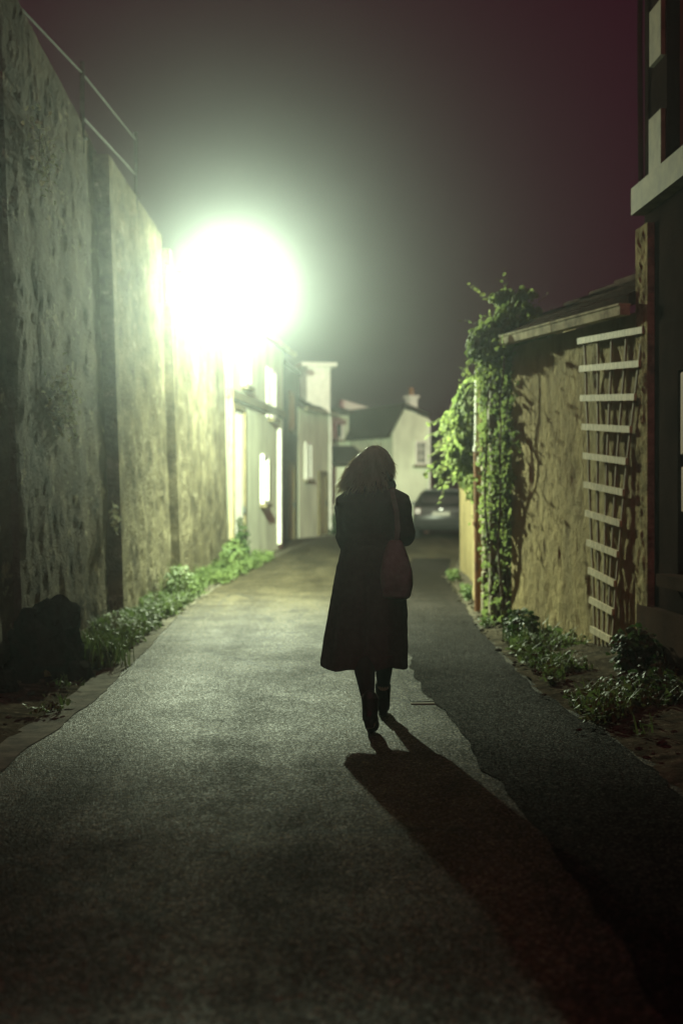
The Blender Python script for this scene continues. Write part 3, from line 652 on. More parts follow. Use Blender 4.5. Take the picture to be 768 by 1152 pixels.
def blade(bm, p, h, lean, w_=.008):
    p = Vector(p); a = random.uniform(0, 6.28); side = Vector((math.cos(a), math.sin(a), 0)); d = Vector((math.cos(a+1.4), math.sin(a+1.4), 0))*lean
    q = [p, p+d*.35*h+Vector((0, 0, h*.55)), p+d*h+Vector((0, 0, h*.95))]
    v = [bm.verts.new(q[0]-side*w_), bm.verts.new(q[0]+side*w_), bm.verts.new(q[1]+side*w_*.8), bm.verts.new(q[1]-side*w_*.8), bm.verts.new(q[2])]
    bm.faces.new(v[:4]); bm.faces.new((v[3], v[2], v[4]))
def rv(s=1.0): return Vector((random.gauss(0, s), random.gauss(0, s), random.gauss(0, s)))

# --- big climbing vine on the outbuilding corner and gate
vine = empty('climbing_vine', (1.75, 15.2, 0), 'large leafy climbing vine smothering the gate and corner of the ochre outbuilding', 'vine')
bm = B(); 
stems = []
for k in range(16):
    x, y = 1.72+random.uniform(-.08, .1), random.uniform(14.8, 16.2); pts = [Vector((x, y, 0))]
    for j in range(14):
        pts.append(pts[-1]+Vector((random.uniform(-.03, .03), random.uniform(-.08, .08), .235)))
    top = 1.9+random.random()*1.3
    pts = [p for p in pts if p.z < top+.2]; stems.append(pts)
    tube(bm, pts, [.018*(1-.6*i/len(pts)) for i in range(len(pts))], 5)
wl('stem', bm, M['stem'], vine)
# hanging sprays crossing the wall on the camera side, their shadows fall on the ochre wall
bm = B(); bl = B()
wd = (Vector((*W0, 0))-Vector((*W1, 0))).normalized()
sprays = []
for k in range(11):
    b0 = Vector((*W1, 0)) + wd*random.uniform(-.1, .12) + nn*random.uniform(.02, .07) + Vector((0, 0, random.uniform(1.2, 3.0)))
    pts = [b0]; dr = wd*random.uniform(-.1, .3)+Vector((0, 0, random.uniform(-.9, .3)))+nn*.1; dr.normalize()
    for j in range(random.randint(4, 8)):
        dr = (dr + rv(.15) + Vector((0, 0, -.15))).normalized(); pts.append(pts[-1]+dr*.12)
    tube(bm, pts, .004, 4); sprays.append(pts)
    for p in pts:
        for _ in range(3): leaf(bl, p+rv(.035), Vector((-.5, .2, .4))+rv(.5), random.uniform(.06, .10))
wl('tendril', bm, M['stem'], vine)
def clump(bm, c, r, n, s0, s1, bias=(-.7, .3, .4), lobed=True, shell=.55):
    c = Vector(c)
    for _ in range(n):
        d = rv().normalized(); t = shell+(1-shell)*random.random()**.6
        p = c+Vector((d.x*r[0], d.y*r[1], d.z*r[2]))*t
        leaf(bm, p, d*.6+Vector(bias)+rv(.45), random.uniform(s0, s1), lobed=lobed)
# main body along stems (real depth: covers Y 14.7-16.3, X 1.35-1.75)
for pts in stems:
    for p in pts:
        if p.z < .9 and random.random() < .45: continue
        n_ = 15 if p.z > 1.1 else 8
        for _ in range(n_): leaf(bl, p+Vector((random.uniform(-.18, .06), random.gauss(0, .15), random.gauss(0, .10))), Vector((-.7, .3, .4))+rv(.5), random.uniform(.05, .095))
# crown bulging over the wall top
for (c, r, n_) in (((1.72, 15.1, 2.98), (.42, .50, .30), 1150), ((1.84, 14.9, 3.22), (.28, .34, .20), 360), ((1.74, 15.1, 3.48), (.20, .25, .09), 150), ((1.92, 14.9, 3.50), (.11, .2, .05), 42),
                   ((1.60, 15.6, 2.70), (.34, .45, .26), 520), ((1.52, 15.9, 3.08), (.12, .2, .05), 40), ((1.98, 14.7, 2.98), (.22, .25, .20), 260)):
    clump(bl, c, r, n_, .055, .10)
for k in range(16):    # shoots sticking out of the crown
    p = Vector((1.78+random.uniform(-.3, .25), 15.1+random.uniform(-.3, .3), 3.2+random.uniform(-.4, .3))); dr = Vector((random.uniform(-.8, .5), random.uniform(-.4, .4), random.uniform(.2, .9))).normalized()
    for j in range(6):
        p = p+dr*.055; dr = (dr+rv(.2)+Vector((0, 0, -.08))).normalized(); leaf(bl, p, Vector((-.3, -.2, .8))+rv(.5), .075-.006*j)
# leaves keep close to the wall line
bad = [f for f in bl.faces if f.calc_center_median().z < 2.85 and f.calc_center_median().x < max(1.50, 1.76-(f.calc_center_median().y-14.75)*.241-.10) and random.random() < .93]
bmesh.ops.delete(bl, geom=bad, context='FACES')
wl('foliage', bl, M['leaf'], vine)
# second mass hanging further back, over the garden wall, paler green
v2 = empty('climbing_vine', (1.75, 19, 0), 'paler vine hanging over the garden wall beyond the white pipe', 'vine')
bl = B(); bm = B()
for (c, r, n_) in (((1.62, 17.6, 2.35), (.28, .5, .46), 1100), ((1.56, 18.2, 2.0), (.24, .5, .34), 560), ((1.48, 18.6, 2.32), (.20, .4, .18), 260), ((1.75, 18.5, 2.75), (.22, .6, .18), 200), ((1.68, 17.9, 1.50), (.16, .45, .22), 170), ((1.58, 18.8, 1.62), (.12, .4, .14), 70)):
    clump(bl, c, r, n_, .07, .12)
for k in range(22):
    p = Vector((1.55+random.uniform(-.1, .1), 18.3+random.uniform(-.5, .5), 2.1+random.uniform(-.4, .4))); dr = Vector((-.8, random.uniform(-.2, .2), random.uniform(-.5, .15))).normalized(); pts = [p]
    for j in range(random.randint(4, 8)):
        p = p+dr*.07; pts.append(p); dr = (dr+rv(.15)+Vector((0, 0, -.1))).normalized(); leaf(bl, p, Vector((-.5, -.1, .7))+rv(.5), .085)
    tube(bm, pts, .004, 4)
for k in range(4):
    y = 17.5+k*.4; tube(bm, [(1.80, y, 0), (1.76, y+.1, 1.0), (1.72, y-.05, 1.8), (1.7, y+.05, 2.5)], [.02, .018, .014, .008], 5)
wl('foliage', bl, M['leaf'], v2); wl('stem', bm, M['stem'], v2)

# --- verge ground cover (uncountable)
bm = B()
random.seed(21)
def verge_patch(bm, n, xr, yr, dens, hmax, grass=.5, s=(.03, .07)):
    for _ in range(n):
        y = random.uniform(*yr); u = random.random(); x = xr(y, u)
        if fbm(x*1.5, y*.9, 8, 2) < dens or (x > 1.85 and 11.2 < y < 12.5): continue
        z = .03
        hh = hmax*(.4+.6*random.random())*(1+.6*fbm(x, y*.8, 3, 2))
        if random.random() < grass: blade(bm, (x, y, z), hh*1.2, random.uniform(.2, .9))
        else:
            for _k in range(3): leaf(bm, (x+random.gauss(0, .03), y+random.gauss(0, .03), z+hh*random.random()), Vector((.1, 0, 1))+rv(.5), random.uniform(*s), lobed=random.random() < .5)
def LX(y, u):
    xe = -1.90 if y < 18 else -1.95+.045*(y-18)
    return -2.45 + (xe+2.45)*u**1.25
verge_patch(bm, 6500, LX, (11.5, 20), -.06, .16)
verge_patch(bm, 4800, LX, (20, 30), -.22, .20, s=(.05, .09))
verge_patch(bm, 500, lambda y, u: -2.5+.7*u, (9.0, 11.5), .15, .10)
tag(wl('verge_weeds', bm, M['weed']), 'low weeds and grass along the foot of the left wall', 'weeds', kind='stuff')
bm = B()
def RX(y, u):
    xl = 1.50 if y < 16 else 1.52+.045*(y-16)
    xr_ = 2.35-(y-11.8)*.24 if 11.8 < y < 14.7 else (2.45 if y <= 11.8 else 1.75)
    return xl+(xr_-xl)*u
verge_patch(bm, 5200, RX, (8.2, 15), .02, .15)
verge_patch(bm, 2600, RX, (15, 24), -.1, .14, s=(.04, .08))
tag(wl('verge_weeds', bm, M['weed']), 'low weeds and leaf litter along the foot of the right hand walls', 'weeds', kind='stuff')
# litter stones
bm = B()
for _ in range(420):
    if random.random() < .55: y = random.uniform(7.5, 24); x = RX(y, random.random()**1.5) - (.12 if random.random() < .3 else 0)
    else: y = random.uniform(8.5, 24); x = -1.85-random.random()*.6
    s_ = random.uniform(.008, .032)
    bmesh.ops.create_icosphere(bm, subdivisions=1, radius=s_, matrix=Matrix.Translation((x, y, .035)) @ Matrix.Rotation(random.random()*6, 4, 'Z') @ Matrix.Diagonal((1.3, .9, .6, 1)))
tag(wl('gravel', bm, M['dirt']), 'scattered gravel and grit on both verges', 'gravel', kind='stuff')

def bush(name, c, r, n, label, m, s=(.05, .09), cat='shrub', grass=0, lobed=True, group=None, stems=9):
    t = empty(name, (c[0], c[1], 0), label, cat, group)
    bl = B(); bs = B()
    for k in range(stems):
        a = random.uniform(0, 6.28); q = Vector((c[0]+r[0]*.6*math.cos(a), c[1]+r[1]*.6*math.sin(a), c[2]+r[2]*random.uniform(0, .7)))
        p0 = Vector((c[0]+.04*math.cos(a), c[1]+.04*math.sin(a), 0)); mid = (p0+q)/2+rv(.02)+Vector((0, 0, .04))
        tube(bs, [p0, mid, q], [.008, .006, .003], 5)
    clump(bl, c, r, n, s[0], s[1], bias=(0, 0, .6), lobed=lobed, shell=.2)
    for _ in range(grass): blade(bl, (c[0]+random.gauss(0, r[0]*.6), c[1]+random.gauss(0, r[1]*.6), .02), random.uniform(.5, 1.1)*(c[2]+r[2]), random.uniform(.1, .6), .006)
    wl('stem', bs, M['stem'], t); wl('foliage', bl, m, t)
    return t
bush('grass_tuft', (-2.02, 11.6, .14), (.20, .28, .16), 260, 'bright green grassy tuft spilling out beside the dark boulder', M['weed'], (.03, .06), 'grass tuft', 420, False)
bush('leafy_shrub', (2.26, 10.9, .20), (.22, .22, .22), 380, 'dark leafy shrub at the foot of the trellis', M['leaf2'], (.04, .075))
bush('leafy_shrub', (2.05, 9.6, .12), (.30, .40, .14), 260, 'low dark shrub sprawling in front of the brown house plinth', M['leaf2'], (.035, .07))
bush('leafy_shrub', (1.70, 13.4, .16), (.18, .4, .18), 300, 'small green shrub against the middle of the ochre wall', M['leaf2'], (.04, .07), grass=60)
bush('leafy_shrub', (-2.04, 28.4, .45), (.22, .5, .5), 320, 'dark shrub in front of the tall white doorway', M['leaf2'], (.07, .11))
bush('leafy_shrub', (-1.92, 25.2, .30), (.22, .7, .32), 380, 'bushy weeds on the left verge just before the pale house', M['weed'], (.06, .1))
bush('leafy_shrub', (-2.12, 18.6, .24), (.18, .6, .26), 380, 'leafy weeds at the foot of the wall below the lamp bracket', M['weed'], (.04, .08), grass=80)
bush('leafy_shrub', (.05, 46.0, .45), (.9, .6, .5), 500, 'dark round shrub against the low white wall at the bend', M['leaf2'], (.10, .16))
bush('leafy_shrub', (-2.46, 9.7, .20), (.12, .25, .32), 110, 'thin leafy sprig at the left edge of the picture in front of the boulder', M['dry'], (.03, .055))
for (x, y, z, s_, lab, n_) in ((-2.50, 15.55, 1.14, .09, 'pale leafy tuft growing from the left wall beside the leaning pier', 46), (-2.56, 13.0, 2.22, .22, 'dry pale creeper clinging halfway up the peeling left wall', 240), (-2.60, 12.3, 4.35, .24, 'withered creeper near the top of the peeling left wall', 130)):
    t = empty('wall_plant', (x, y, z), lab, 'wall plant')
    bl = B(); bs = B()
    for k in range(n_):
        p = Vector((x+random.uniform(.0, .07), y+random.gauss(0, s_*1.3), z+random.gauss(0, s_*.7))); leaf(bl, p, Vector((.6, .2, .3))+rv(.5), random.uniform(.03, .06))
    for k in range(6): tube(bs, [(x-.03, y+random.gauss(0, s_*.4), z-s_), (x+.02, y+random.gauss(0, s_), z), (x+.05, y+random.gauss(0, s_*1.3), z+s_*.6)], .004, 4)
    wl('stem', bs, M['stem'], t); wl('foliage', bl, M['dry'], t)
# tall thin weeds standing in front of left wall
for (x, y, h, lab) in ((-2.36, 11.35, .62, 'thin flowering weed rising behind the dark boulder'), (-2.18, 13.6, .50, 'spindly pale weed on the left verge before the leaning pier'), (-2.2, 16.9, .45, 'spindly weed at the foot of the leaning pier')):
    t = empty('tall_weed', (x, y, 0), lab, 'weed'); bs = B(); bl = B()
    for k in range(4):
        a = random.uniform(0, 6.28); q = Vector((x+.08*math.cos(a), y+.08*math.sin(a), h*random.uniform(.75, 1.05))); tube(bs, [(x, y, 0), ((x+q.x)/2, (y+q.y)/2, h*.5), q], .0035, 4)
        for j in range(9): leaf(bl, Vector((x, y, 0)).lerp(q, random.uniform(.3, 1))+rv(.02), Vector((.3, -.3, .8))+rv(.4), random.uniform(.025, .05), lobed=False)
    wl('stem', bs, M['stem'], t); wl('foliage', bl, M['dry'], t)

# --- dark trees closing the street behind the car
def tree(x, y, h, r, lab, n_=900, s=(.16, .28)):
    t = empty('tree', (x, y, 0), lab, 'tree', 'dark trees beyond the parked car')
    bt = B(); tube(bt, [(x, y, -.05), (x+.1, y, h*.35), (x, y+.1, h*.8)], [.18, .13, .04], 8)
    for k in range(7):
        a = k*.9; q = Vector((x+r*.6*math.cos(a), y+r*.6*math.sin(a), h*random.uniform(.55, .95))); tube(bt, [(x+.05, y, h*(.3+.05*k)), ((x+q.x)/2, (y+q.y)/2, h*(.45+.05*k)), q], [.07, .05, .015], 5)
    wl('trunk', bt, M['stem'], t); bl = B()
    for k in range(11):
        a = random.uniform(0, 6.28); rr = r*random.random()**.5*.8; clump(bl, (x+rr*math.cos(a), y+rr*math.sin(a), h*random.uniform(.5, .95)), (r*.38, r*.38, r*.30), n_//11, s[0], s[1], bias=(0, 0, .5), lobed=False, shell=.3)
    wl('crown', bl, M['leaf2'], t)
tree(4.3, 52, 4.3, 1.3, 'dark rounded tree directly behind the parked car')
tree(6.2, 56, 5.0, 1.8, 'taller dark tree further right, half hidden by the vine')
tree(3.9, 60, 3.2, 1.2, 'low dark tree showing between the white gabled house and the car')

# ================================================================ BOULDER, COVER
def rock(name, c, s, label, seed):
    bm = B(); bmesh.ops.create_icosphere(bm, subdivisions=5, radius=1)
    for v in bm.verts:
        n_ = v.co.copy(); f = 1+.30*noise.cell(n_*1.6+Vector((seed, 0, 0)))*.35+.26*fbm(n_.x*1.6+seed, n_.y*1.6, n_.z*1.6, 3)+.05*fbm(n_.x*5+seed, n_.y*5, n_.z*5, 4)
        p = n_*f; p += n_*.10*fbm(n_.x*2.5, n_.y*2.5, n_.z*2.5+seed, 3)
        v.co = Vector((p.x*s[0], p.y*s[1], p.z*s[2]))
    o = link(name, bm, M['rock'], None, False); o.location = c
    return tag(o, label, 'boulder')
rock('boulder', (-2.26, 10.9, .13), (.32, .40, .42), 'big dark boulder against the foot of the left wall', 3)
rock('boulder', (-2.42, 10.0, .05), (.16, .2, .14), 'small dark stone in front of the big boulder', 9)
cv = empty('utility_cover', (.55, 9.62, 0), 'small iron utility cover with a bright worn edge, in the road beside the walking person', 'utility cover')
bm = B(); box(bm, (.54, 9.60, .022), (.15, .16, .014), .08, .003); wl('lid', bm, M['asphalt'], cv)
bm = B(); box(bm, (.54, 9.49, .020), (.16, .06, .010), .05, .003); wl('rim', bm, M['paleste'], cv)

# ================================================================ PARKED CAR (rear towards the camera)
car = empty('parked_car', (2.98, 44.6, 0), 'dark grey hatchback parked at the bend, its rear to the camera', 'car')
cx, cy, cr_ = 2.98, 42.6, R(-6)
CM = Matrix.Translation((cx, cy, .03)) @ Matrix.Rotation(cr_, 4, 'Z')
def cwl(name, bm, m, parent, smooth=False):
    bmesh.ops.transform(bm, matrix=CM, verts=bm.verts); recalc(bm); return wl(name, bm, m, parent, smooth)
# sections along the length (y from rear 0 to front 4.0): (y, z_low, z_belt, z_roof, half_low, half_belt, half_roof)
secs = [(0.0, .32, .78, .80, .74, .76, .70), (.06, .24, .86, .92, .81, .82, .68), (.18, .22, .90, 1.18, .84, .84, .60), (.42, .20, .92, 1.40, .86, .85, .56), (.9, .19, .92, 1.455, .87, .86, .57),
        (1.6, .19, .91, 1.46, .87, .86, .58), (2.2, .19, .90, 1.42, .87, .86, .57), (2.7, .19, .89, 1.20, .87, .85, .60), (3.05, .19, .88, .96, .87, .84, .66), (3.6, .20, .82, .85, .85, .80, .62), (3.95, .26, .66, .70, .76, .72, .58), (4.05, .32, .55, .58, .66, .62, .5)]
def section(s):
    y, zl, zb, zr, hl, hb, hr = s; pts = []
    half = [(0, zl), (hl*.8, zl), (hl*.97, zl+.08), (hl, (zl+zb)/2), (hb, zb), (hb*.965, zb+.03), ((hb+hr)/2*.97, zb+(zr-zb)*.5), (hr*1.02, zr-(zr-zb)*.10), (hr*.82, zr), (0, zr+.012)]
    return [Vector((x, y, z)) for x, z in half]+[Vector((-x, y, z)) for x, z in half[-2:0:-1]]
bm = B(); rings = [[bm.verts.new(p) for p in section(s)] for s in secs]; nR = len(rings[0])
for a, b in zip(rings, rings[1:]):
    for i in range(nR): bm.faces.new((a[i], a[(i+1) % nR], b[(i+1) % nR], b[i]))
bm.faces.new(rings[0]); bm.faces.new(rings[-1][::-1])
cb = cwl('body', bm, M['carpaint'], car, True)
bm = B()  # rear window
v = [bm.verts.new(p) for p in ((-.66, .055, .955), (.66, .055, .955), (.53, .325, 1.345), (-.53, .325, 1.345))]; bm.faces.new(v)
bmesh.ops.solidify(bm, geom=bm.faces[:], thickness=.02); cwl('rear_window', bm, M['glassdark'], car)
for s_ in (-1, 1):
    bm = B()
    v = [bm.verts.new(p) for p in ((s_*.855, .55, .97), (s_*.855, 2.75, .95), (s_*.635, 2.2, 1.36), (s_*.635, .75, 1.37))]; bm.faces.new(v); bmesh.ops.solidify(bm, geom=bm.faces[:], thickness=.02)
    cwl('side_window', bm, M['glassdark'], car)
    bm = B(); box(bm, (s_*.70, .015, .80), (.20, .10, .20), 0, .02); cwl('tail_light', bm, M['tail'], car)
    bm = B(); box(bm, (s_*.66, 4.0, .60), (.26, .14, .13), 0, .02); cwl('headlight', bm, M['chrome'], car)
    bm = B(); box(bm, (s_*.96, 2.55, 1.0), (.17, .08, .12), 0, .02); box(bm, (s_*.88, 2.55, .96), (.08, .04, .04)); cwl('mirror', bm, M['carpaint'], car)
    for y in (.72, 3.2):
        bm = B(); tube(bm, [(s_*.66, y, .30), (s_*.69, y, .30), (s_*.86, y, .30), (s_*.885, y, .30)], [.28, .31, .31, .28], 24); wt = cwl('wheel', bm, M['rubber'], car)
        bm = B(); tube(bm, [(s_*.88, y, .30), (s_*.895, y, .30)], [.19, .17], 16); cwl('rim', bm, M['alloy'], wt)
bm = B(); box(bm, (0, -.02, .44), (1.60, .14, .22), 0, .04); cwl('bumper', bm, M['rubber'], car)
bm = B(); box(bm, (0, -.035, .72), (.52, .02, .12), 0, .004); cwl('number_plate', bm, M['plate'], car)
bm = B(); box(bm, (0, .01, .86), (.13, .05, .05), 0, .015); cwl('hatch_handle', bm, M['chrome'], car)
bm = B(); tube(bm, [(.03, .06, .99), (-.36, .10, 1.02)], .008, 6); cwl('wiper', bm, M['rubber'], car)
bm = B(); box(bm, (0, .33, 1.43), (1.05, .16, .04), 0, .012); cwl('spoiler', bm, M['carpaint'], car)
# ================================================================ THE PERSON
FX, FY = .205, 8.55
who = empty('person', (FX, FY, .02), 'person with shoulder-length hair in a long dark coat, walking away along the road', 'person')
def zz(py): return 1.44-(py-552)/187.0
def xx(px): return (px-384)/187.0
def skin_mesh(chains, sub=2):
    """chains: list of point lists [(x,y,z,r),...]; returns evaluated bmesh"""
    bm = bmesh.new(); rad = []
    for ch in chains:
        prev = None
        for (x, y, z, r) in ch:
            v = bm.verts.new((x, y, z)); rad.append(r)
            if prev: bm.edges.new((prev, v))
            prev = v
    me = bpy.data.meshes.new('tmp'); bm.to_mesh(me); bm.free(); o = bpy.data.objects.new('tmp', me); COL.objects.link(o)
    m = o.modifiers.new('s', 'SKIN'); m.use_smooth_shade = True
    i = 0
    for d, r in zip(me.skin_vertices[0].data, rad): d.radius = (r, r)
    k = 0
    for ch in chains: me.skin_vertices[0].data[k].use_root = True; k += len(ch)
    if sub: q = o.modifiers.new('u', 'SUBSURF'); q.levels = sub
    dg = bpy.context.evaluated_depsgraph_get(); ev = o.evaluated_get(dg); r_ = bmesh.new(); r_.from_mesh(bpy.data.meshes.new_from_object(ev))
    bpy.data.objects.remove(o); return r_
def tubes_mesh(chains, seg=14, sub=3):
    """smoothly interpolated round limbs with closed rounded ends"""
    bm = bmesh.new()
    for ch in chains:
        P = [Vector(c[:3]) for c in ch]; Rr = [c[3] for c in ch]; pts, rr = [], []
        for i in range(len(P)-1):
            p0, p1, p2, p3 = P[max(i-1, 0)], P[i], P[i+1], P[min(i+2, len(P)-1)]
            for j in range(sub):
                t = j/sub; t2, t3 = t*t, t*t*t
                pts.append(.5*((2*p1)+(p2-p0)*t+(2*p0-5*p1+4*p2-p3)*t2+(3*p1-p0-3*p2+p3)*t3)); rr.append(Rr[i]+(Rr[i+1]-Rr[i])*t)
        pts.append(P[-1]); rr.append(Rr[-1])
        d0 = (pts[0]-pts[1]).normalized(); d1 = (pts[-1]-pts[-2]).normalized()
        pts = [pts[0]+d0*rr[0]*.8]+pts+[pts[-1]+d1*rr[-1]*.8]; rr = [rr[0]*.4]+rr+[rr[-1]*.4]
        tube(bm, pts, rr, seg)
    return bm
def loft(bm, rings, seg=40):
    """rings: (cx, cy, z, rx, ry, foldamp)"""
    R_ = []
    for (cx_, cy_, z, rx, ry, fa) in rings:
        ring = []
        for k in range(seg):
            a = 2*math.pi*k/seg; f = 1+fa*(math.cos(a*7+1.3)*.6+math.cos(a*11+.4)*.4)
            ca, sa = math.cos(a), math.sin(a); e = .85
            ring.append(bm.verts.new((cx_+rx*f*math.copysign(abs(ca)**e, ca), cy_+ry*f*math.copysign(abs(sa)**e, sa), z)))
        R_.append(ring)
    for a, b in zip(R_, R_[1:]):
        for k in range(seg): bm.faces.new((a[k], a[(k+1) % seg], b[(k+1) % seg], b[k]))
    bm.faces.new(R_[0][::-1]); bm.faces.new(R_[-1])
def remesh(bm, vox, smooth=3):
    me = bpy.data.meshes.new('tmp'); recalc(bm); bm.to_mesh(me); bm.free(); o = bpy.data.objects.new('tmp', me); COL.objects.link(o)
    m = o.modifiers.new('r', 'REMESH'); m.mode = 'VOXEL'; m.voxel_size = vox
    if smooth: s = o.modifiers.new('s', 'SMOOTH'); s.iterations = smooth; s.factor = .5
    dg = bpy.context.evaluated_depsgraph_get(); r_ = bmesh.new(); r_.from_mesh(bpy.data.meshes.new_from_object(o.evaluated_get(dg)))
    bpy.data.objects.remove(o); return r_
def blob(bm, c, s, rz=0, sub=3, rx=0):
    bmesh.ops.create_icosphere(bm, subdivisions=sub, radius=1, matrix=Matrix.Translation(c) @ Matrix.Rotation(rz, 4, 'Z') @ Matrix.Rotation(rx, 4, 'X') @ Matrix.Diagonal((*s, 1)))

# joints ------------------------------------------------------------------
hipL, hipR = Vector((.10, 8.52, .88)), Vector((.27, 8.55, .88))
kneeL, kneeR = Vector((.125, 8.42, .49)), Vector((.265, 8.80, .50))
ankL, ankR = Vector((.165, 8.22, .13)), Vector((.262, 8.99, .10))
shL, shR = Vector((.035, 8.53, 1.375)), Vector((.335, 8.53, 1.375))
elL, elR = Vector((.045, 8.58, 1.135)), Vector((.375, 8.60, 1.165))
wrL, wrR = Vector((.165, 8.80, 1.235)), Vector((.245, 8.80, 1.27))
neck = Vector((.185, 8.55, 1.45)); hd = Vector((.216, 8.585, 1.598))
HY = R(-58)       # head yaw: looks to her right
hdir = Vector((math.sin(-HY), math.cos(-HY), -.18)).normalized(); hside = Vector((hdir.y, -hdir.x, 0)).normalized()
def ribbon(bm, pts, wd_):
    a = random.uniform(0, 3.14); s_ = Vector((math.cos(a), math.sin(a)*.6, 0)).normalized(); pr = None; n_ = len(pts)
    for i, p_ in enumerate(pts):
        h_ = wd_*(1-.7*i/n_); cur = (bm.verts.new(p_-s_*h_), bm.verts.new(p_+s_*h_))
        if pr: bm.faces.new((pr[0], pr[1], cur[1], cur[0]))
        pr = cur
# body
ch = [[(neck.x, neck.y-.01, 1.36, .062), (neck.x, neck.y, 1.46, .052), (hd.x, hd.y, hd.z-.06, .055)]]
for sh, el, wr in ((shL, elL, wrL), (shR, elR, wrR)):
    ch.append([(sh.x*.8+neck.x*.2, sh.y, sh.z, .06), (*sh, .058), (*((sh+el)/2), .047), (*el, .040), (*((el+wr)/2), .038), (*wr, .026)])
for hp, kn, an in ((hipL, kneeL, ankL), (hipR, kneeR, ankR)):
    ch.append([(hp.x, hp.y, hp.z+.04, .095), (*hp, .092), (*((hp+kn)/2), .074), (*kn, .052), (*(kn.lerp(an, .33)+Vector((0, -.018, 0))), .054), (*kn.lerp(an, .75), .036), (*an, .032)])
bm = tubes_mesh(ch)
loft(bm, [(.185, 8.54, .80, .10, .09, 0), (.185, 8.54, .88, .168, .125, 0), (.185, 8.54, 1.0, .150, .115, 0), (.185, 8.545, 1.12, .122, .095, 0), (.185, 8.545, 1.25, .145, .11, 0), (.185, 8.54, 1.36, .155, .10, 0), (.185, 8.54, 1.42, .09, .07, 0)], 24)
blob(bm, hd+Vector((0, 0, .012)), (.073, .090, .098), -(-HY)+0, 4)
blob(bm, hd+hdir*.035+Vector((0, 0, -.045)), (.052, .058, .062), HY, 3)      # jaw
blob(bm, hd+hdir*.082+Vector((0, 0, -.085)), (.020, .018, .017), HY, 2)      # chin
tube(bm, [hd+hdir*.088+Vector((0, 0, .022)), hd+hdir*.110-Vector((0, 0, .018)), hd+hdir*.092-Vector((0, 0, .024))], [.007, .013, .010], 8)   # nose
blob(bm, hd+hdir*.092+Vector((0, 0, -.048)), (.020, .009, .006), HY, 2); blob(bm, hd+hdir*.090+Vector((0, 0, -.058)), (.018, .009, .007), HY, 2)
for s_ in (-1, 1):
    blob(bm, hd+hside*s_*.074+Vector((0, 0, -.005))-hdir*.005, (.010, .018, .030), HY, 2)
    blob(bm, hd+hdir*.080+hside*s_*.032+Vector((0, 0, .030)), (.020, .010, .006), HY, 2)
# hands: palm, four bent fingers and a thumb, closed loosely on each other in front of the chest
def hand(wr, dirv, sidev, upv):
    c = []
    p = wr+dirv*.045
    for k, (ln, off) in enumerate(((.062, -.028), (.072, -.010), (.067, .009), (.052, .027))):
        b0 = wr+dirv*.080+sidev*off; d1 = (dirv*.85-upv*.5).normalized(); d2 = (dirv*.2-upv).normalized(); d3 = (-dirv*.5-upv*.8).normalized()
        q1 = b0+d1*ln*.45; q2 = q1+d2*ln*.32; q3 = q2+d3*ln*.25
        c.append([(*(wr+dirv*.03+sidev*off*.7), .011), (*b0, .0105), (*q1, .009), (*q2, .008), (*q3, .007)])
    t0 = wr+dirv*.025-sidev*.030; t1 = wr+dirv*.055-sidev*.048+upv*.008; t2 = wr+dirv*.085-sidev*.045-upv*.01
    c.append([(*(wr+dirv*.01-sidev*.012), .013), (*t0, .012), (*t1, .010), (*t2, .008)])
    c.append([(*wr, .024), (*(wr+dirv*.04), .026), (*(wr+dirv*.075), .024)])
    return c
hb = tubes_mesh(hand(wrL, Vector((.45, .45, .75)).normalized(), Vector((-.75, .6, .1)).normalized(), Vector((0, -.8, .5)).normalized())
                + hand(wrR, Vector((-.35, .45, .8)).normalized(), Vector((.75, .6, -.1)).normalized(), Vector((0, -.8, .5)).normalized()), 8, 2)
tmp = bpy.data.meshes.new('t'); hb.to_mesh(tmp); hb.free(); bm.from_mesh(tmp)
# feet inside the boots
for an, pitch in ((ankL, .35), (ankR, -.05)):
    f = Vector((.05, 1, 0)).normalized(); tube(bm, [an+Vector((0, -.02, -.03)), an+f*.06+Vector((0, 0, -.05)), an+f*.15+Vector((0, 0, -.085 if pitch < .1 else -.11))], [.030, .030, .022], 10)
bm = remesh(bm, .0065, 3)
wl('body', bm, M['skin'], who, True)
for s_ in (-1, 1):
    bm = B(); blob(bm, hd+hdir*.079+hside*s_*.031+Vector((0, 0, .016)), (.011, .009, .009), HY, 2); wl('eye', bm, M['eye'], who, True)
# tights (over the legs down to the boots)
bm = tubes_mesh([[(*(hp.lerp(kn, .3)), .088), (*((hp+kn)/2), .080), (*kn, .057), (*(kn.lerp(an, .30)+Vector((0, -.022, 0))), .062), (*kn.lerp(an, .72), .037), (*an, .033)] for hp, kn, an in ((hipL, kneeL, ankL), (hipR, kneeR, ankR))], 16, 3)
wl('tights', bm, M['tights'], who, True)
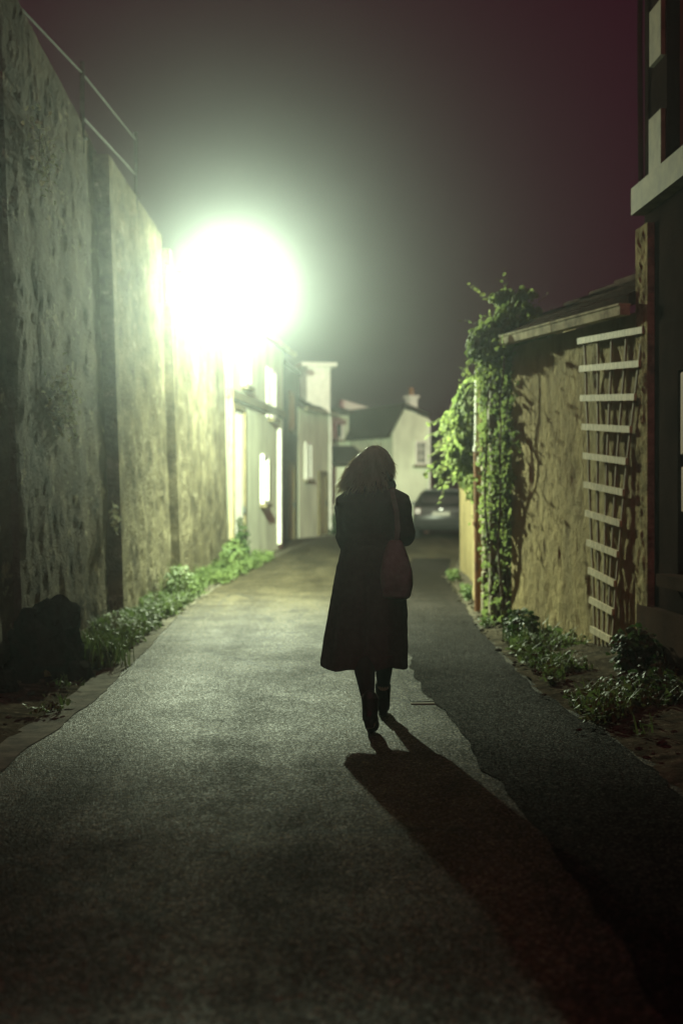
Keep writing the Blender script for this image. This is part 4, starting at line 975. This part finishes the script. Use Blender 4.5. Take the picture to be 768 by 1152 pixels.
# ankle boots with a block heel
def boot(an, heel_lift, yaw):
    t = B(); f = Vector((math.sin(yaw), math.cos(yaw), 0))
    toe = an+f*.165; toe.z = .052; ball = an+f*.105; ball.z = .058+heel_lift*.12; heel = an-f*.028; heel.z = .075+heel_lift*.75
    b2 = tubes_mesh([[(*(an+Vector((0, 0, .115))), .052), (*(an+Vector((0, 0, .05))), .047), (*an, .046), (*(an*.5+heel*.5), .045), (*heel, .041)], [(*heel, .040), (*((heel+ball)/2+Vector((0, 0, .014))), .044), (*ball, .044), (*toe, .031)]], 14, 3)
    b2 = remesh(b2, .007, 3)
    for v in b2.verts: v.co.z = max(v.co.z, .028)
    return b2, f, heel, ball, toe
for an, lift, yaw in ((ankL, .09, .12), (ankR, .0, .02)):
    b2, f, heel, ball, toe = boot(an, lift, yaw)
    bo = wl('boot', b2, M['leather'], who, True)
    bm = B(); hz = heel.z-.03; tube(bm, [(heel.x, heel.y, max(.028, hz-.035)), (heel.x, heel.y, hz+.01)], [.024, .030], 12)
    tube(bm, [Vector((heel.x, heel.y, hz)), ball-f*.04+Vector((0, 0, -.026)), ball+f*.02+Vector((0, 0, -.030)), toe+f*.005+Vector((0, 0, -.020))], [.014, .018, .020, .014], 8)
    wl('sole', bm, M['rubber'], bo)
# long coat: body and sleeves in one garment
def cr2(py, l, r, cy_, ry, fa=0): return ((xx(l)+xx(r))/2, cy_, zz(py), (xx(r)-xx(l))/2, ry, fa)
bm = B()
rg = [cr2(749, 360.5, 457.5, 8.57, .250, .050), cr2(740, 361.5, 457.5, 8.57, .248, .050), cr2(715, 365, 458, 8.57, .235, .045), cr2(690, 369, 457, 8.565, .220, .038), cr2(660, 374, 455, 8.56, .200, .028),
      cr2(635, 380, 451, 8.555, .175, .018), cr2(612, 385, 447, 8.55, .148, .008), cr2(597, 384, 446, 8.55, .145, .004), cr2(580, 382, 448, 8.545, .150, 0), cr2(565, 382, 451, 8.54, .145, 0), cr2(556, 385, 450, 8.54, .130, 0), cr2(549, 393, 443, 8.54, .105, 0), cr2(543, 401, 436, 8.545, .08, 0)]
loft(bm, rg, 56)
t2 = tubes_mesh([[(sh.x*.75+neck.x*.25, sh.y, sh.z-.01, .078), (*(sh+Vector((0, 0, -.005))), .080), (*((sh+el)/2), .073), (*el, .068), (*((el+wr)/2), .064), (*(wr-(wr-el).normalized()*.02), .055)] for sh, el, wr in ((shL, elL, wrL), (shR, elR, wrR))], 18, 3)
tmp = bpy.data.meshes.new('t'); t2.to_mesh(tmp); t2.free(); bm.from_mesh(tmp)
bm = remesh(bm, .010, 2)
for v in bm.verts:   # uneven hem
    if v.co.z < .46: v.co.z += .014*noise.noise(Vector((v.co.x*7, v.co.y*7, 0)))+.008*math.sin(v.co.x*30)
for v in bm.verts:   # cloth creases
    p = v.co; k = max(0, min(1, (1.5-p.z)/.3))
    d = Vector((p.x-.185, p.y-8.55, 0)); 
    if d.length > .01: v.co += d.normalized()*(.009*fbm(p.x*8, p.y*8, p.z*3.5, 4)+.008*noise.noise(Vector((p.x*4, p.y*4, p.z*22)))*(1 if 1.0 < p.z < 1.4 else .3))*k
# back vent slit: a narrow fold
for v in bm.verts:
    if v.co.y < 8.5 and v.co.z < .95 and abs(v.co.x-.150) < .02: v.co.y += .018*(1-abs(v.co.x-.150)/.02)
coat = wl('coat', bm, M['coat'], who, True)
bm = B(); bar(bm, (.09, 8.405, 1.125), (.275, 8.405, 1.125), .012, .045); o = wl('half_belt', bm, M['coat'], coat)
# thick collar / scarf round the neck
bm = B()
for j, (r0, r1, z_) in enumerate(((.118, .090, zz(548)), (.112, .088, zz(542)), (.098, .080, zz(537)))):
    pts = [(.178+r0*math.cos(a)-.004*j, 8.55+r1*math.sin(a), z_+.012*math.sin(a*2+j)+.012*math.cos(a)) for a in [2*math.pi*k/28 for k in range(29)]]
    tube(bm, pts, .034-.004*j, 10, cap=False)
bm = remesh(bm, .009, 2)
for v in bm.verts: v.co += rv(.0012)
wl('scarf', bm, M['knit'], who, True)
# hair: shoulder length mass falling to the left, over the collar
bm = B()
blob(bm, (xx(421.5), 8.555, zz(519.5)), (.094, .106, .100), 0, 4)
blob(bm, (xx(413), 8.535, zz(525)), (.093, .094, .088), 0, 4)
blob(bm, (xx(406), 8.52, zz(532)), (.080, .078, .070), .3, 3)
blob(bm, (xx(398.5), 8.52, zz(540)), (.062, .062, .045), 0, 3)
blob(bm, (xx(414), 8.50, zz(538)), (.105, .070, .058), 0, 3)
bm = remesh(bm, .008, 6)
for v in bm.verts:
    p = v.co; n_ = noise.noise(Vector((p.x*38, p.y*38, p.z*5)))*.006; v.co += (Vector((p.x-.17, p.y-8.56, (p.z-1.58)*.4)).normalized())*n_
hc = [v.co.copy() for v in bm.verts]; 
hr = wl('hair', bm, M['hair'], who, True)
bm = B(); random.seed(5)
crown = Vector((xx(424), 8.55, zz(501)))
for k in range(4500):
    p = random.choice(hc)
    if p.z < zz(546): continue
    c_ = Vector((.175, 8.55, 1.60)); out_ = (p-c_).normalized(); dn = Vector((p.x-crown.x, p.y-crown.y, -.06)); dn = (dn.normalized()*.8+Vector((-.10, -.05, -.7))).normalized()
    pts = []; q = p-out_*.004; dd = dn
    L_ = random.uniform(.03, .085)
    for j in range(5):
        pts.append(q.copy()); q = q+dd*L_/4+out_*random.uniform(-.0005, .0068); dd = (dd+rv(.10)+Vector((-.02, 0, -.06))).normalized()
    ribbon(bm, pts, .0022)
for k in range(900):     # loose flyaway hair that catches the light
    p = random.choice(hc)
    if p.z < zz(540) or (p.x > .20 and p.z < zz(512)): continue
    out_ = (p-Vector((.185, 8.55, 1.60))).normalized(); q = p.copy(); dd = (out_*.55+Vector((-.30, 0, -.75))+rv(.25)).normalized(); pts = []
    for j in range(5):
        pts.append(q.copy()); q = q+dd*random.uniform(.010, .017); dd = (dd+rv(.14)+Vector((0, 0, -.12))).normalized()
    ribbon(bm, pts, .0020)
wl('hair_strands', bm, M['hair'], hr, True)
# soft shoulder bag on the right hip with its strap over the shoulder
bag = empty('shoulder_bag', (.34, 8.45, .80), 'soft pale canvas shoulder bag hanging at the right hip of the walking person', 'bag')
bm = B()
def br(py, l, r, cy_, ry): return cr2(py, l, r, cy_, ry, .012)
loft(bm, [br(672, 430, 456, 8.40, .03), br(669, 427, 460, 8.40, .055), br(655, 426, 463, 8.40, .075), br(640, 426.5, 462, 8.40, .070), br(625, 429, 458, 8.405, .050), br(612, 433, 453, 8.41, .030), br(606, 437, 450, 8.415, .014)], 40)
bm = remesh(bm, .008, 2)
for v in bm.verts: v.co += Vector((0, -1, 0))*(.010*fbm(v.co.x*14, v.co.z*10, 1, 3))
wl('pouch', bm, M['canvas'], bag, True)
bm = B(); pts = [(xx(444), 8.405, zz(609)), (xx(446), 8.395, zz(595)), (xx(444.5), 8.388, zz(575)), (xx(441.5), 8.395, zz(562)), (xx(440), 8.43, zz(551)), (xx(439), 8.53, zz(546.5)), (xx(440), 8.65, zz(553))]
for a, b in zip(pts, pts[1:]): bar(bm, a, b, .030, .006, up=(0, -1, .3))
wl('strap', bm, M['canvas'], bag)

# ================================================================ HAZE (added, stands in for lens glow round the lamp)
bm = B(); box(bm, (0, 48, 5.0), (112, 128, 12.2))
hz = link('haze', bm, None, mats=[])
m = bpy.data.materials.new('haze'); m.use_nodes = True; n = m.node_tree; n.nodes.clear()
o = n.nodes.new('ShaderNodeOutputMaterial'); v = n.nodes.new('ShaderNodeVolumePrincipled'); n.links.new(v.outputs[0], o.inputs['Volume'])
v.inputs['Color'].default_value = (.86, .97, .99, 1); v.inputs['Density'].default_value = HAZE_DENSITY; v.inputs['Anisotropy'].default_value = HAZE_G
hz.data.materials.append(m); m.cycles.volume_sampling = 'DISTANCE'; m.cycles.homogeneous_volume = True
tag(hz, kind='stuff'); hz['label'] = 'thin haze filling the street, added for the glow round the lamp'; hz['category'] = 'haze'
